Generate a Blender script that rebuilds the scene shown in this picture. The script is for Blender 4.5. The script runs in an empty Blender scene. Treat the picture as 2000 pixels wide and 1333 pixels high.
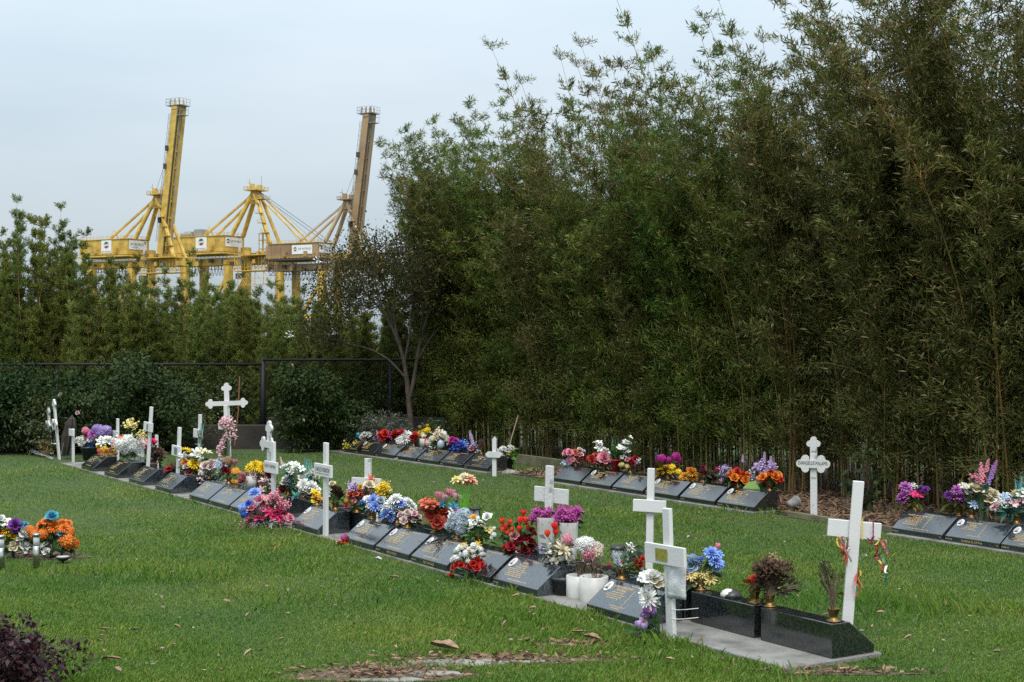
import bpy, bmesh, math, random
import numpy as np
from mathutils import Vector, Matrix, Quaternion

# ------------------------------------------------------------------ scene, camera, sky, sun
S = bpy.context.scene
C = S.collection
R = math.radians
PI = math.pi
random.seed(7)

EYE = 1.75                      # eye height above the lawn
FPX = 2000 * 50 / 36.0          # focal length in photograph pixels
HY = 666.5                      # horizon row

cam_d = bpy.data.cameras.new('camera')
cam_d.lens = 50; cam_d.sensor_width = 36; cam_d.clip_end = 4000; cam_d.clip_start = 0.1
cam = bpy.data.objects.new('camera', cam_d); C.objects.link(cam)
cam.location = (0, 0, EYE); cam.rotation_euler = (R(90), 0, 0)
S.camera = cam

SUN_EL, SUN_AZ = R(60), R(176)  # azimuth clockwise from +Y
W = bpy.data.worlds.new('World'); S.world = W; W.use_nodes = True
nt = W.node_tree; nt.nodes.clear()
def wn(t): return nt.nodes.new(t)
out = wn('ShaderNodeOutputWorld'); bg = wn('ShaderNodeBackground'); bg.inputs[1].default_value = 0.1
sky = wn('ShaderNodeTexSky'); sky.sky_type = 'NISHITA'; sky.sun_disc = False
sky.sun_elevation = SUN_EL; sky.sun_rotation = SUN_AZ; sky.air_density = 1.2; sky.dust_density = 3.0
tc = wn('ShaderNodeTexCoord'); sep = wn('ShaderNodeSeparateXYZ')
nt.links.new(tc.outputs['Generated'], sep.inputs[0])
mp = wn('ShaderNodeMapping'); mp.inputs['Scale'].default_value = (1.0, 1.0, 5.0)
nt.links.new(tc.outputs['Generated'], mp.inputs[0])
nz = wn('ShaderNodeTexNoise'); nz.inputs['Scale'].default_value = 2.2; nz.inputs['Detail'].default_value = 5; nz.inputs['Roughness'].default_value = 0.5
nt.links.new(mp.outputs[0], nz.inputs['Vector'])
cr = wn('ShaderNodeValToRGB')
cr.color_ramp.elements[0].position = 0.3; cr.color_ramp.elements[0].color = (0.545, 0.66, 0.75, 1)
cr.color_ramp.elements[1].position = 0.72; cr.color_ramp.elements[1].color = (0.70, 0.785, 0.85, 1)
nt.links.new(nz.outputs['Fac'], cr.inputs[0])
# an overcast sky brightens evenly from the horizon to the zenith
mr = wn('ShaderNodeMapRange'); mr.inputs['From Min'].default_value = 0; mr.inputs['From Max'].default_value = 1
mr.inputs['To Min'].default_value = 3.8; mr.inputs['To Max'].default_value = 14.5
nt.links.new(sep.outputs['Z'], mr.inputs['Value'])
vm = wn('ShaderNodeVectorMath'); vm.operation = 'SCALE'
nt.links.new(cr.outputs[0], vm.inputs[0]); nt.links.new(mr.outputs[0], vm.inputs['Scale'])
mx = wn('ShaderNodeMix'); mx.data_type = 'RGBA'; mx.inputs['Factor'].default_value = 0.9
nt.links.new(sky.outputs[0], mx.inputs['A']); nt.links.new(vm.outputs[0], mx.inputs['B'])
nt.links.new(mx.outputs['Result'], bg.inputs[0]); nt.links.new(bg.outputs[0], out.inputs[0])

sl = bpy.data.lights.new('sun', 'SUN'); sl.energy = 1.5; sl.angle = R(24); sl.color = (1.0, 0.95, 0.88)
so = bpy.data.objects.new('sun', sl); C.objects.link(so)
sd = Vector((math.sin(SUN_AZ) * math.cos(SUN_EL), math.cos(SUN_AZ) * math.cos(SUN_EL), math.sin(SUN_EL)))
so.rotation_euler = (-sd).to_track_quat('-Z', 'Y').to_euler()

S.view_settings.view_transform = 'Standard'; S.view_settings.look = 'None'
S.view_settings.exposure = 1.0; S.view_settings.gamma = 1.0
S.render.engine = 'CYCLES'
S.cycles.use_denoising = False
S.cycles.max_bounces = 4; S.cycles.diffuse_bounces = 2; S.cycles.glossy_bounces = 2
S.cycles.transmission_bounces = 4; S.cycles.transparent_max_bounces = 8
S.cycles.caustics_reflective = False; S.cycles.caustics_refractive = False

# ------------------------------------------------------------------ helpers
def G(px, py, z=0.0):
    """point of the level z seen at a photograph pixel"""
    Y = FPX * (EYE - z) / (py - HY)
    return Vector(((px - 1000) * Y / FPX, Y, z))
def at(px, py, Y):
    return Vector(((px - 1000) * Y / FPX, Y, EYE - (py - HY) * Y / FPX))

MATS = {}
def mat(name, col, rough=0.6, var=0.0, scale=20.0, spec=0.5, metal=0.0, col2=None, bump=0.0, bscale=60.0, detail=4.0,
        island=0.0, transl=0.0, ramp=(0.35, 0.65), coat=0.0, objrand=0.0, alpha=1.0):
    if name in MATS: return MATS[name]
    m = bpy.data.materials.new(name); m.use_nodes = True
    n = m.node_tree; b = n.nodes['Principled BSDF']
    b.inputs['Roughness'].default_value = rough; b.inputs['Metallic'].default_value = metal
    b.inputs['Specular IOR Level'].default_value = spec; b.inputs['Coat Weight'].default_value = coat
    b.inputs['Alpha'].default_value = alpha
    L = n.links
    def N(t): return n.nodes.new(t)
    tcn = N('ShaderNodeTexCoord')
    c = N('ShaderNodeRGB'); c.outputs[0].default_value = (*col, 1); cur = c.outputs[0]
    if col2 is not None or var > 0:
        nz = N('ShaderNodeTexNoise'); nz.inputs['Scale'].default_value = scale; nz.inputs['Detail'].default_value = detail
        L.new(tcn.outputs['Object'], nz.inputs['Vector'])
        rp = N('ShaderNodeValToRGB'); rp.color_ramp.elements[0].position = ramp[0]; rp.color_ramp.elements[1].position = ramp[1]
        if col2 is None: col2 = tuple(max(0, x * (1 - var)) for x in col)
        rp.color_ramp.elements[0].color = (*col2, 1); rp.color_ramp.elements[1].color = (*col, 1)
        L.new(nz.outputs['Fac'], rp.inputs[0]); cur = rp.outputs[0]
    if island > 0 or objrand > 0:
        hs = N('ShaderNodeHueSaturation'); L.new(cur, hs.inputs['Color'])
        if island > 0:
            g = N('ShaderNodeNewGeometry'); src = g.outputs['Random Per Island']; amt = island
        else:
            g = N('ShaderNodeObjectInfo'); src = g.outputs['Random']; amt = objrand
        m1 = N('ShaderNodeMapRange'); m1.inputs['To Min'].default_value = 1 - amt; m1.inputs['To Max'].default_value = 1 + amt
        L.new(src, m1.inputs['Value']); L.new(m1.outputs[0], hs.inputs['Value'])
        mm = N('ShaderNodeMath'); mm.operation = 'MULTIPLY'; mm.inputs[1].default_value = 7.31; L.new(src, mm.inputs[0])
        fr = N('ShaderNodeMath'); fr.operation = 'FRACT'; L.new(mm.outputs[0], fr.inputs[0])
        m2 = N('ShaderNodeMapRange'); m2.inputs['To Min'].default_value = 0.5 - amt * 0.06; m2.inputs['To Max'].default_value = 0.5 + amt * 0.06
        L.new(fr.outputs[0], m2.inputs['Value']); L.new(m2.outputs[0], hs.inputs['Hue'])
        cur = hs.outputs[0]
    L.new(cur, b.inputs['Base Color'])
    if bump > 0:
        n2 = N('ShaderNodeTexNoise'); n2.inputs['Scale'].default_value = bscale; n2.inputs['Detail'].default_value = 6
        L.new(tcn.outputs['Object'], n2.inputs['Vector'])
        bp = N('ShaderNodeBump'); bp.inputs['Strength'].default_value = bump; bp.inputs['Distance'].default_value = 0.02
        L.new(n2.outputs['Fac'], bp.inputs['Height']); L.new(bp.outputs[0], b.inputs['Normal'])
    if transl > 0:
        tr = N('ShaderNodeBsdfTranslucent'); L.new(cur, tr.inputs['Color'])
        ms = N('ShaderNodeMixShader'); ms.inputs[0].default_value = transl
        L.new(b.outputs[0], ms.inputs[1]); L.new(tr.outputs[0], ms.inputs[2])
        L.new(ms.outputs[0], n.nodes['Material Output'].inputs['Surface'])
    MATS[name] = m
    return m

def np_mesh(name, verts, faces, smooth=False):
    """verts (N,3), faces (M,k) arrays -> mesh"""
    verts = np.asarray(verts, dtype=np.float32); faces = np.asarray(faces, dtype=np.int32)
    me = bpy.data.meshes.new(name); k = faces.shape[1]
    me.vertices.add(len(verts)); me.vertices.foreach_set('co', verts.ravel())
    me.loops.add(faces.size); me.loops.foreach_set('vertex_index', faces.ravel())
    me.polygons.add(len(faces)); me.polygons.foreach_set('loop_start', np.arange(0, faces.size, k, dtype=np.int32))
    me.polygons.foreach_set('loop_total', np.full(len(faces), k, dtype=np.int32))
    if smooth: me.polygons.foreach_set('use_smooth', np.ones(len(faces), dtype=bool))
    me.update(); me.validate()
    return me

class MB:
    def __init__(s): s.v = []; s.f = []; s.m = []
    def add(s, vs, fs, mi=0, M=None):
        o = len(s.v)
        if M is not None: vs = [M @ Vector(v) for v in vs]
        s.v += [tuple(v) for v in vs]; s.f += [tuple(i + o for i in f) for f in fs]; s.m += [mi] * len(fs)
        return s
    def box(s, c, d, mi=0, M=None, bev=0.0):
        x, y, z = c; a, b, h = d[0] / 2, d[1] / 2, d[2] / 2
        if bev > 0:
            bm = bmesh.new(); bmesh.ops.create_cube(bm, size=1)
            bmesh.ops.scale(bm, vec=d, verts=bm.verts)
            bmesh.ops.bevel(bm, geom=bm.edges[:], offset=bev, segments=2, affect='EDGES', profile=0.5)
            bmesh.ops.translate(bm, vec=c, verts=bm.verts)
            bm.verts.index_update()
            s.add([v.co.copy() for v in bm.verts], [[v.index for v in f.verts] for f in bm.faces], mi, M); bm.free(); return s
        vs = [(x - a, y - b, z - h), (x + a, y - b, z - h), (x + a, y + b, z - h), (x - a, y + b, z - h),
              (x - a, y - b, z + h), (x + a, y - b, z + h), (x + a, y + b, z + h), (x - a, y + b, z + h)]
        return s.add(vs, [(0, 3, 2, 1), (4, 5, 6, 7), (0, 1, 5, 4), (1, 2, 6, 5), (2, 3, 7, 6), (3, 0, 4, 7)], mi, M)
    def tube(s, pts, rad, n=6, mi=0, cap=True):
        pts = [Vector(p) for p in pts]
        if not isinstance(rad, (list, tuple)): rad = [rad] * len(pts)
        vs = []; fs = []
        for i, p in enumerate(pts):
            t = (pts[min(i + 1, len(pts) - 1)] - pts[max(i - 1, 0)])
            t = t.normalized() if t.length > 1e-9 else Vector((0, 0, 1))
            u = t.cross(Vector((0, 0, 1)));
            if u.length < 1e-3: u = t.cross(Vector((1, 0, 0)))
            u.normalize(); w = t.cross(u)
            for k in range(n):
                a = 2 * PI * k / n
                vs.append(p + (u * math.cos(a) + w * math.sin(a)) * rad[i])
        for i in range(len(pts) - 1):
            for k in range(n):
                k2 = (k + 1) % n
                fs.append((i * n + k, i * n + k2, (i + 1) * n + k2, (i + 1) * n + k))
        if cap: fs.append(tuple(range(n - 1, -1, -1))); fs.append(tuple(range((len(pts) - 1) * n, len(pts) * n)))
        return s.add(vs, fs, mi)
    def beam(s, a, b, w, h=None, mi=0):
        """square section bar from a to b"""
        h = h or w; a = Vector(a); b = Vector(b); t = (b - a).normalized()
        u = t.cross(Vector((0, 0, 1)))
        if u.length < 1e-3: u = Vector((1, 0, 0))
        u.normalize(); v = u.cross(t)
        vs = []
        for p in (a, b):
            for (i, j) in ((-1, -1), (1, -1), (1, 1), (-1, 1)): vs.append(p + u * (i * w / 2) + v * (j * h / 2))
        return s.add(vs, [(3, 2, 1, 0), (4, 5, 6, 7), (0, 1, 5, 4), (1, 2, 6, 5), (2, 3, 7, 6), (3, 0, 4, 7)], mi)
    def lathe(s, prof, n=14, mi=0, c=(0, 0, 0), flute=0.0):
        vs = []; fs = []
        for (r, z) in prof:
            for k in range(n):
                a = 2 * PI * k / n; rr = r * (1 - (flute if k % 2 else 0))
                vs.append((c[0] + rr * math.cos(a), c[1] + rr * math.sin(a), c[2] + z))
        for i in range(len(prof) - 1):
            for k in range(n):
                k2 = (k + 1) % n; fs.append((i * n + k, i * n + k2, (i + 1) * n + k2, (i + 1) * n + k))
        fs.append(tuple(range(n - 1, -1, -1)))
        return s.add(vs, fs, mi)
    def prism(s, poly, y0, y1, mi=0):
        """polygon (x,z) extruded along y"""
        n = len(poly)
        vs = [(x, y0, z) for x, z in poly] + [(x, y1, z) for x, z in poly]
        fs = [tuple(range(n)), tuple(range(2 * n - 1, n - 1, -1))]
        for i in range(n): j = (i + 1) % n; fs.append((i, i + n, j + n, j))
        return s.add(vs, fs, mi)
    def mesh(s, name, smooth=False):
        me = bpy.data.meshes.new(name); me.from_pydata(s.v, [], s.f)
        if any(s.m): me.polygons.foreach_set('material_index', s.m)
        if smooth: me.polygons.foreach_set('use_smooth', [True] * len(me.polygons))
        me.update(); return me
    def build(s, name, m, parent=None, smooth=False, loc=None, normals=True):
        me = s.mesh(name, smooth)
        if normals:
            bm = bmesh.new(); bm.from_mesh(me); bmesh.ops.recalc_face_normals(bm, faces=bm.faces); bm.to_mesh(me); bm.free()
        return obj(name, me, m, parent, loc)

def obj(name, me, m, parent=None, loc=None):
    o = bpy.data.objects.new(name, me); C.objects.link(o)
    for x in (m if isinstance(m, (list, tuple)) else [m]):
        if x is not None and len(me.materials) < (len(m) if isinstance(m, (list, tuple)) else 1): me.materials.append(x)
    if parent is not None: o.parent = parent
    if loc is not None: o.location = loc
    return o
def tag(o, label=None, cat=None, group=None, kind=None):
    if label: o['label'] = label
    if cat: o['category'] = cat
    if group: o['group'] = group
    if kind: o['kind'] = kind
    return o
def thing(name, label, cat, loc, rotz=0.0, group=None):
    o = bpy.data.objects.new(name, None); C.objects.link(o)
    o.empty_display_size = 0.1; o.location = loc; o.rotation_euler = (0, 0, rotz)
    return tag(o, label, cat, group)
def objmat(o, *ms):
    for i, m in enumerate(ms):
        o.material_slots[i].link = 'OBJECT'; o.material_slots[i].material = m

# ------------------------------------------------------------------ lettering (made first, while the scene is small)
TXT = {}
def make_text(strings):
    for s in strings:
        cu = bpy.data.curves.new('lettering', 'FONT'); cu.body = s; cu.align_x = 'CENTER'; cu.align_y = 'CENTER'
        cu.size = 1.0; cu.resolution_u = 2; cu.fill_mode = 'FRONT'
        o = bpy.data.objects.new('lettering', cu); C.objects.link(o)
        bpy.context.view_layer.update(); dg = bpy.context.evaluated_depsgraph_get()
        me = o.evaluated_get(dg).to_mesh()
        vs = np.array([v.co[:2] for v in me.vertices]); fs = [tuple(p.vertices) for p in me.polygons]
        mn = vs.min(0); mxx = vs.max(0); vs = (vs - (mn + mxx) / 2)
        TXT[s] = (vs, fs, mxx - mn)
        o.evaluated_get(dg).to_mesh_clear()
        bpy.data.objects.remove(o); bpy.data.curves.remove(cu)
make_text(['KATH', 'POULLAS', 'DAVID GREGORY', 'THOMAS', 'IN LOVING MEMORY OF', 'BELOVED HUSBAND OF DOREEN', 'DEVOTED LOVING FATHER',
           'AND GRANDFATHER', 'FOREVER IN OUR HEARTS', 'REST IN PEACE', 'KAREN FAYE MARRIOTT', 'SARAN ROBERT', 'KERAL', 'RUBENA EL-FATHA',
           'BELOVED HUSBAND', 'FATHER & GRANDFATHER', 'CHARLES ROBINSON', 'BARLAN TANJENDJAJA', 'EVANGELOS MALAMIS', 'DP WORLD',
           'Australia', 'PAGE', '1942', '2022', '72', '73'])
def put_text(mb, s, M, width=None, height=None, mi=0):
    """lettering in the xy plane of matrix M, scaled to a width or a height"""
    vs, fs, d = TXT[s]
    kx = ky = (width / d[0]) if width else (height / d[1])
    if width and height: ky = height / d[1]
    mb.add([(x * kx, y * ky, 0) for x, y in vs], fs, mi, M)
def scribble(mb, x0, x1, y, h, M, rng):
    """an engraved line too small to read: short upright strokes in word groups"""
    x = x0
    while x < x1:
        for k in range(rng.randint(2, 7)):
            w = h * rng.uniform(.16, .3)
            if x + w > x1: break
            hh = h * rng.uniform(.75, 1)
            mb.add([(x, y - h / 2, 0), (x + w, y - h / 2, 0), (x + w, y - h / 2 + hh, 0), (x, y - h / 2 + hh, 0)], [(0, 1, 2, 3)], 0, M)
            if rng.random() < .6:
                yy = y + rng.choice((-.4, 0, .4)) * h
                mb.add([(x, yy - .08 * h, 0), (x + w * 2, yy - .08 * h, 0), (x + w * 2, yy + .08 * h, 0), (x, yy + .08 * h, 0)], [(0, 1, 2, 3)], 0, M)
            x += w + h * rng.uniform(.18, .34)
        x += h * .55

# ------------------------------------------------------------------ common materials
WHITE = mat('white_painted_timber', (.60, .60, .59), .5, col2=(.53, .525, .505), scale=5, ramp=(.3, .5), bump=.06, bscale=60)
WEATHERED = mat('weathered_white_paint', (.56, .56, .54), .6, col2=(.30, .29, .27), scale=11, ramp=(.30, .40), bump=.2, bscale=50)
GOLD = mat('gold_lettering', (.62, .43, .15), .45, spec=.5)
BLACKINK = mat('black_lettering', (.03, .03, .03), .6)
BRASS = mat('tarnished_brass', (.26, .16, .06), .42, metal=1.0, col2=(.13, .085, .035), scale=14)
CONCRETE = mat('weathered_concrete', (.22, .215, .195), .9, col2=(.09, .086, .075), scale=4.5, bump=.5, bscale=90, ramp=(.3, .6))
WALLCON = mat('stained_dark_concrete', (.042, .036, .030), .95, col2=(.016, .015, .013), scale=2.2, bump=.5, bscale=30, ramp=(.3, .65))
BLACKPL = mat('black_plastic', (.02, .02, .021), .45)
DARKPOT = mat('charcoal_plastic_pot', (.035, .037, .042), .5, var=.3, scale=12)
WHITEPOT = mat('white_glazed_pot', (.56, .56, .53), .4, col2=(.44, .43, .40), scale=7, ramp=(.3, .55))
STEEL = mat('brushed_steel', (.55, .54, .5), .28, metal=1.0, var=.3, scale=30)
GLASS = mat('clear_plastic', (.85, .88, .88), .1, alpha=.45)
CELLO = mat('clear_cellophane', (.8, .84, .86), .12, alpha=.28, spec=.9, bump=.6, bscale=25)
BLACKSTEEL = mat('black_coated_steel', (.010, .010, .012), .55, spec=.25)

def granite(name, base, fleck, k=1.0):
    m = bpy.data.materials.new(name); m.use_nodes = True; n = m.node_tree; b = n.nodes['Principled BSDF']
    tcn = n.nodes.new('ShaderNodeTexCoord')
    a = n.nodes.new('ShaderNodeTexNoise'); a.inputs['Scale'].default_value = 210; a.inputs['Detail'].default_value = 3; a.inputs['Roughness'].default_value = .7
    v = n.nodes.new('ShaderNodeTexNoise'); v.inputs['Scale'].default_value = 60; v.inputs['Detail'].default_value = 4
    for q in (a, v): n.links.new(tcn.outputs['Object'], q.inputs['Vector'])
    r1 = n.nodes.new('ShaderNodeValToRGB'); r1.color_ramp.elements[0].position = .5; r1.color_ramp.elements[1].position = .72
    r1.color_ramp.elements[0].color = (*base, 1); r1.color_ramp.elements[1].color = (*fleck, 1)
    n.links.new(a.outputs['Fac'], r1.inputs[0])
    mxn = n.nodes.new('ShaderNodeMix'); mxn.data_type = 'RGBA'; mxn.blend_type = 'MULTIPLY'; mxn.inputs['Factor'].default_value = 1
    r2 = n.nodes.new('ShaderNodeValToRGB'); r2.color_ramp.elements[0].position = .35; r2.color_ramp.elements[1].position = .7
    r2.color_ramp.elements[0].color = (.35, .35, .35, 1); r2.color_ramp.elements[1].color = (1.5, 1.5, 1.5, 1)
    n.links.new(v.outputs['Fac'], r2.inputs[0]); n.links.new(r1.outputs[0], mxn.inputs['A']); n.links.new(r2.outputs[0], mxn.inputs['B'])
    n.links.new(mxn.outputs['Result'], b.inputs['Base Color'])
    rr = n.nodes.new('ShaderNodeMapRange'); rr.inputs['To Min'].default_value = .05; rr.inputs['To Max'].default_value = .16
    n.links.new(v.outputs['Fac'], rr.inputs['Value']); n.links.new(rr.outputs[0], b.inputs['Roughness'])
    b.inputs['Specular IOR Level'].default_value = .6 * k; b.inputs['IOR'].default_value = 1.95
    return m
GRANITE = granite('polished_black_granite', (.010, .012, .013), (.06, .07, .075))
GRANITE_B = granite('blue_flecked_granite', (.014, .018, .022), (.13, .16, .19))

# ------------------------------------------------------------------ the two memorial rows
DX, DY = .527, -.850            # along a row, towards the viewer and to the right
NX, NY = .850, .527             # from the sloping face to the back
ROT = -math.atan2(.85, .527)
SW, SD, SH, LIP = .575, .32, .19, .048
SLAB = .022
class Row:
    def __init__(s, px, py, dx=DX, dy=DY):
        s.p = G(px, py, SLAB + LIP); s.p.z = 0; s.d = Vector((dx, dy, 0)).normalized(); s.n = Vector((-s.d.y, s.d.x, 0))
        if s.n.y < 0: s.n = -s.n
        s.rot = math.atan2(s.d.y, s.d.x)
    def pt(s, px, off=0.0, z=0.0):
        """point on the line a distance off behind the front edges that is seen at column px"""
        q = s.p + s.n * off; k = (px - 1000) / FPX
        t = (k * q.y - q.x) / (s.d.x - k * s.d.y)
        r = q + s.d * t; r.z = z
        return r
    def s_of(s, p): return (p - s.p).dot(s.d)
    def at_s(s, t, off=0.0, z=0.0):
        r = s.p + s.d * t + s.n * off; r.z = z; return r
ROW1 = Row(799, 1084)
ROW2 = Row(1399, 980)
_a, _b = G(723, 884, .07), G(950, 914.6, .07)
ROW3 = Row(723, 884, (_b - _a).x, (_b - _a).y)

# ------------------------------------------------------------------ setting: ground, lawn, beds, plinths
def sheet(name, poly, z, m, kind='structure'):
    me = bpy.data.meshes.new(name); me.from_pydata([(p[0], p[1], z) for p in poly], [], [tuple(range(len(poly)))])
    o = obj(name, me, m); o['kind'] = kind
    return o
SOIL = mat('dry_soil', (.16, .105, .065), .95, col2=(.07, .048, .03), scale=30, bump=.6, bscale=120)
FARGROUND = mat('far_ground', (.10, .12, .06), .95, var=.4, scale=.2)
LAWN = mat('lawn_turf', (.075, .12, .022), .95, col2=(.035, .062, .012), scale=18, bump=1.0, bscale=160, detail=8, ramp=(.3, .7))
MULCH = mat('leaf_mulch', (.10, .062, .04), .95, col2=(.03, .02, .014), scale=26, bump=1.0, bscale=90, detail=8)
sheet('ground', [(-1800, -300), (1800, -300), (1800, 2500), (-1800, 2500)], -.03, FARGROUND)
sheet('lawn', [(-14, 2), (14, 2), (14, 23.5), (-14, 23.5)], 0.0, LAWN)
# mulch bed under the bamboo, behind the second row
_m = [ROW2.at_s(ROW2.s_of(ROW2.pt(960)), .18), ROW2.at_s(4.5, .18), ROW2.at_s(5.5, 5), ROW2.at_s(ROW2.s_of(ROW2.pt(960)), 5.2)]
sheet('mulch_bed', _m, .006, MULCH)
# bare soil by the path end and below the flowers on the left
def blob(px, py, rx, ry, n=26, seed=1):
    rg = random.Random(seed); c = G(px, py); pts = []
    ph = [rg.uniform(0, 6) for _ in range(4)]
    for k in range(n):
        a = 2 * PI * k / n
        q = 1 + .18 * math.sin(2 * a + ph[0]) + .14 * math.sin(3 * a + ph[1]) + .09 * math.sin(7 * a + ph[2])
        pts.append((c.x + rx * q * math.cos(a), c.y + ry * q * math.sin(a)))
    return pts
soil_polys = [blob(745, 1318, .42, .20, seed=3), blob(985, 1292, .58, .10, seed=4), blob(55, 1085, .55, .20, seed=5), blob(505, 1034, .32, .1, seed=8),
              blob(1130, 1262, .28, .08, seed=9), blob(1640, 1316, .4, .05, seed=10)]
for k, p in enumerate(soil_polys): sheet('bare_soil', p, .005, SOIL)

def plinth(row, s0, s1, off0, off1, name, step=1.9):
    t = bpy.data.objects.new(name, None); C.objects.link(t); t.location = row.at_s(s0); t.rotation_euler = (0, 0, row.rot); t['kind'] = 'structure'
    n = max(1, round((s1 - s0) / step)); L = (s1 - s0) / n
    for k in range(n):
        MB().box((k * L + L / 2, (off0 + off1) / 2, SLAB / 2 - .04), (L - .012, off1 - off0, SLAB + .08), bev=.006).build('slab', CONCRETE, t)
    return t
s_end = ROW1.s_of(ROW1.pt(1624, .34)) + .03
plinth(ROW1, ROW1.s_of(ROW1.pt(120)), s_end, -.012, .70, 'concrete_plinth')
plinth(ROW2, ROW2.s_of(ROW2.pt(1085)), ROW2.s_of(ROW2.pt(1478)), -.055, .36, 'concrete_plinth')
plinth(ROW2, ROW2.s_of(ROW2.pt(1738)), ROW2.s_of(ROW2.pt(1985)) + 1.2, -.055, .36, 'concrete_plinth')
plinth(ROW3, -1.5, ROW3.s_of(ROW3.pt(956)), -.05, .36, 'concrete_plinth')
# timber edging boards in front of the mulch
SLEEPER = mat('greenish_treated_timber', (.17, .155, .09), .85, col2=(.085, .08, .045), scale=6, bump=.3)
def board(a, b, z0, h, t, label):
    a = Vector((a.x, a.y, 0)); b = Vector((b.x, b.y, 0)); d = b - a
    o = MB().box((d.length / 2, 0, z0 + h / 2), (d.length, t, h), bev=.006).build('timber_edging', SLEEPER)
    o.location = a; o.rotation_euler = (0, 0, math.atan2(d.y, d.x))
    return tag(o, label, 'edging board')
board(ROW2.pt(1006, 1.1), ROW2.pt(1120, 1.1), 0, .14, .05, 'greenish timber board edging the mulch left of the middle memorial group')
board(ROW2.pt(1540, .12), ROW2.pt(1742, .12), 0, .06, .04, 'low dark timber board edging the mulch below the named white budded cross')

# low concrete wall and black chain link fence across the back
YW = 23.0
def wall_piece(px0, px1, ytop, y, name, label):
    z = at(0, ytop, y).z; x0 = at(px0, 0, y).x; x1 = at(px1, 0, y).x
    o = MB().box(((x1 - x0) / 2, 0, z / 2 - .1), (x1 - x0, .2, z + .2), bev=.012).build(name, WALLCON)
    o.location = (x0, y + .1, 0)
    return tag(o, label, 'wall')
wall_piece(-260, 522, 831, YW, 'concrete_wall', 'low stained concrete wall behind the tall white budded cross')
wall_piece(523, 905, 816, YW, 'concrete_wall', 'taller stained concrete wall running behind the crepe myrtle trunk')
YF = 23.32
def fence(px0, px1, yrail, posts, label):
    zr = at(0, yrail, YF).z; x0 = at(px0, 0, YF).x; x1 = at(px1, 0, YF).x
    t = thing('chain_link_fence', label, 'fence', (x0, YF, 0))
    MB().tube([(0, 0, zr), (x1 - x0, 0, zr)], .021, 8).build('top_rail', BLACKSTEEL, t, True)
    for (pp, hh, r) in posts:
        xx = at(pp, 0, YF).x - x0
        MB().tube([(xx, .03, -.1), (xx, .03, zr + hh)], r, 8).build('post', BLACKSTEEL, t, True)
    me = MB(); z0 = .25; hgt = zr - z0; w = .0013; x = -hgt
    while x < x1 - x0:
        for sgn in (1, -1):
            a0, a1 = (x, x + hgt) if sgn > 0 else (x + hgt, x)
            za, zb = z0, zr
            A = Vector((a0, .004 * sgn, za)); B = Vector((a1, .004 * sgn, zb))
            lo, hi = (A, B) if A.x < B.x else (B, A)
            L = x1 - x0
            if hi.x <= 0 or lo.x >= L: continue
            if lo.x < 0: lo = lo + (hi - lo) * ((0 - lo.x) / (hi.x - lo.x))
            if hi.x > L: hi = lo + (hi - lo) * ((L - lo.x) / (hi.x - lo.x))
            me.beam(lo, hi, w * 2)
        x += .075
    o = me.build('wire_mesh', BLACKSTEEL, t, normals=False); o['kind'] = 'stuff'
    return t
fence(-200, 511, 712, [(-150, .03, .03), (110, .0, .03), (300, 0, .03)], 'left run of black chain link fence behind the dark shrubs')
fence(513, 905, 703.5, [(513, .03, .045), (762, .01, .03)], 'right run of black chain link fence behind the crepe myrtle')

# ------------------------------------------------------------------ foliage
RNG = np.random.default_rng(11)
def unit(a): return a / np.maximum(np.linalg.norm(a, axis=-1, keepdims=True), 1e-9)
def leaf_quads(P, D, L, Wd, rng, droop=.15, fat=.42):
    """one folded blade per row: base P, direction D, length L, width Wd -> verts, quads"""
    n = len(P); D = unit(D)
    rv = rng.normal(size=(n, 3)); rv[:, 2] += 1.2
    Wv = unit(np.cross(D, rv)); L = np.asarray(L).reshape(-1, 1) * np.ones((n, 1)); Wd = np.asarray(Wd).reshape(-1, 1) * np.ones((n, 1))
    mid = P + D * L * fat; tip = P + D * L; tip[:, 2] -= (droop * L)[:, 0]
    V = np.stack([P, mid + Wv * Wd / 2, tip, mid - Wv * Wd / 2], 1).reshape(-1, 3)
    F = np.arange(n * 4).reshape(-1, 4)
    return V, F

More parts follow.
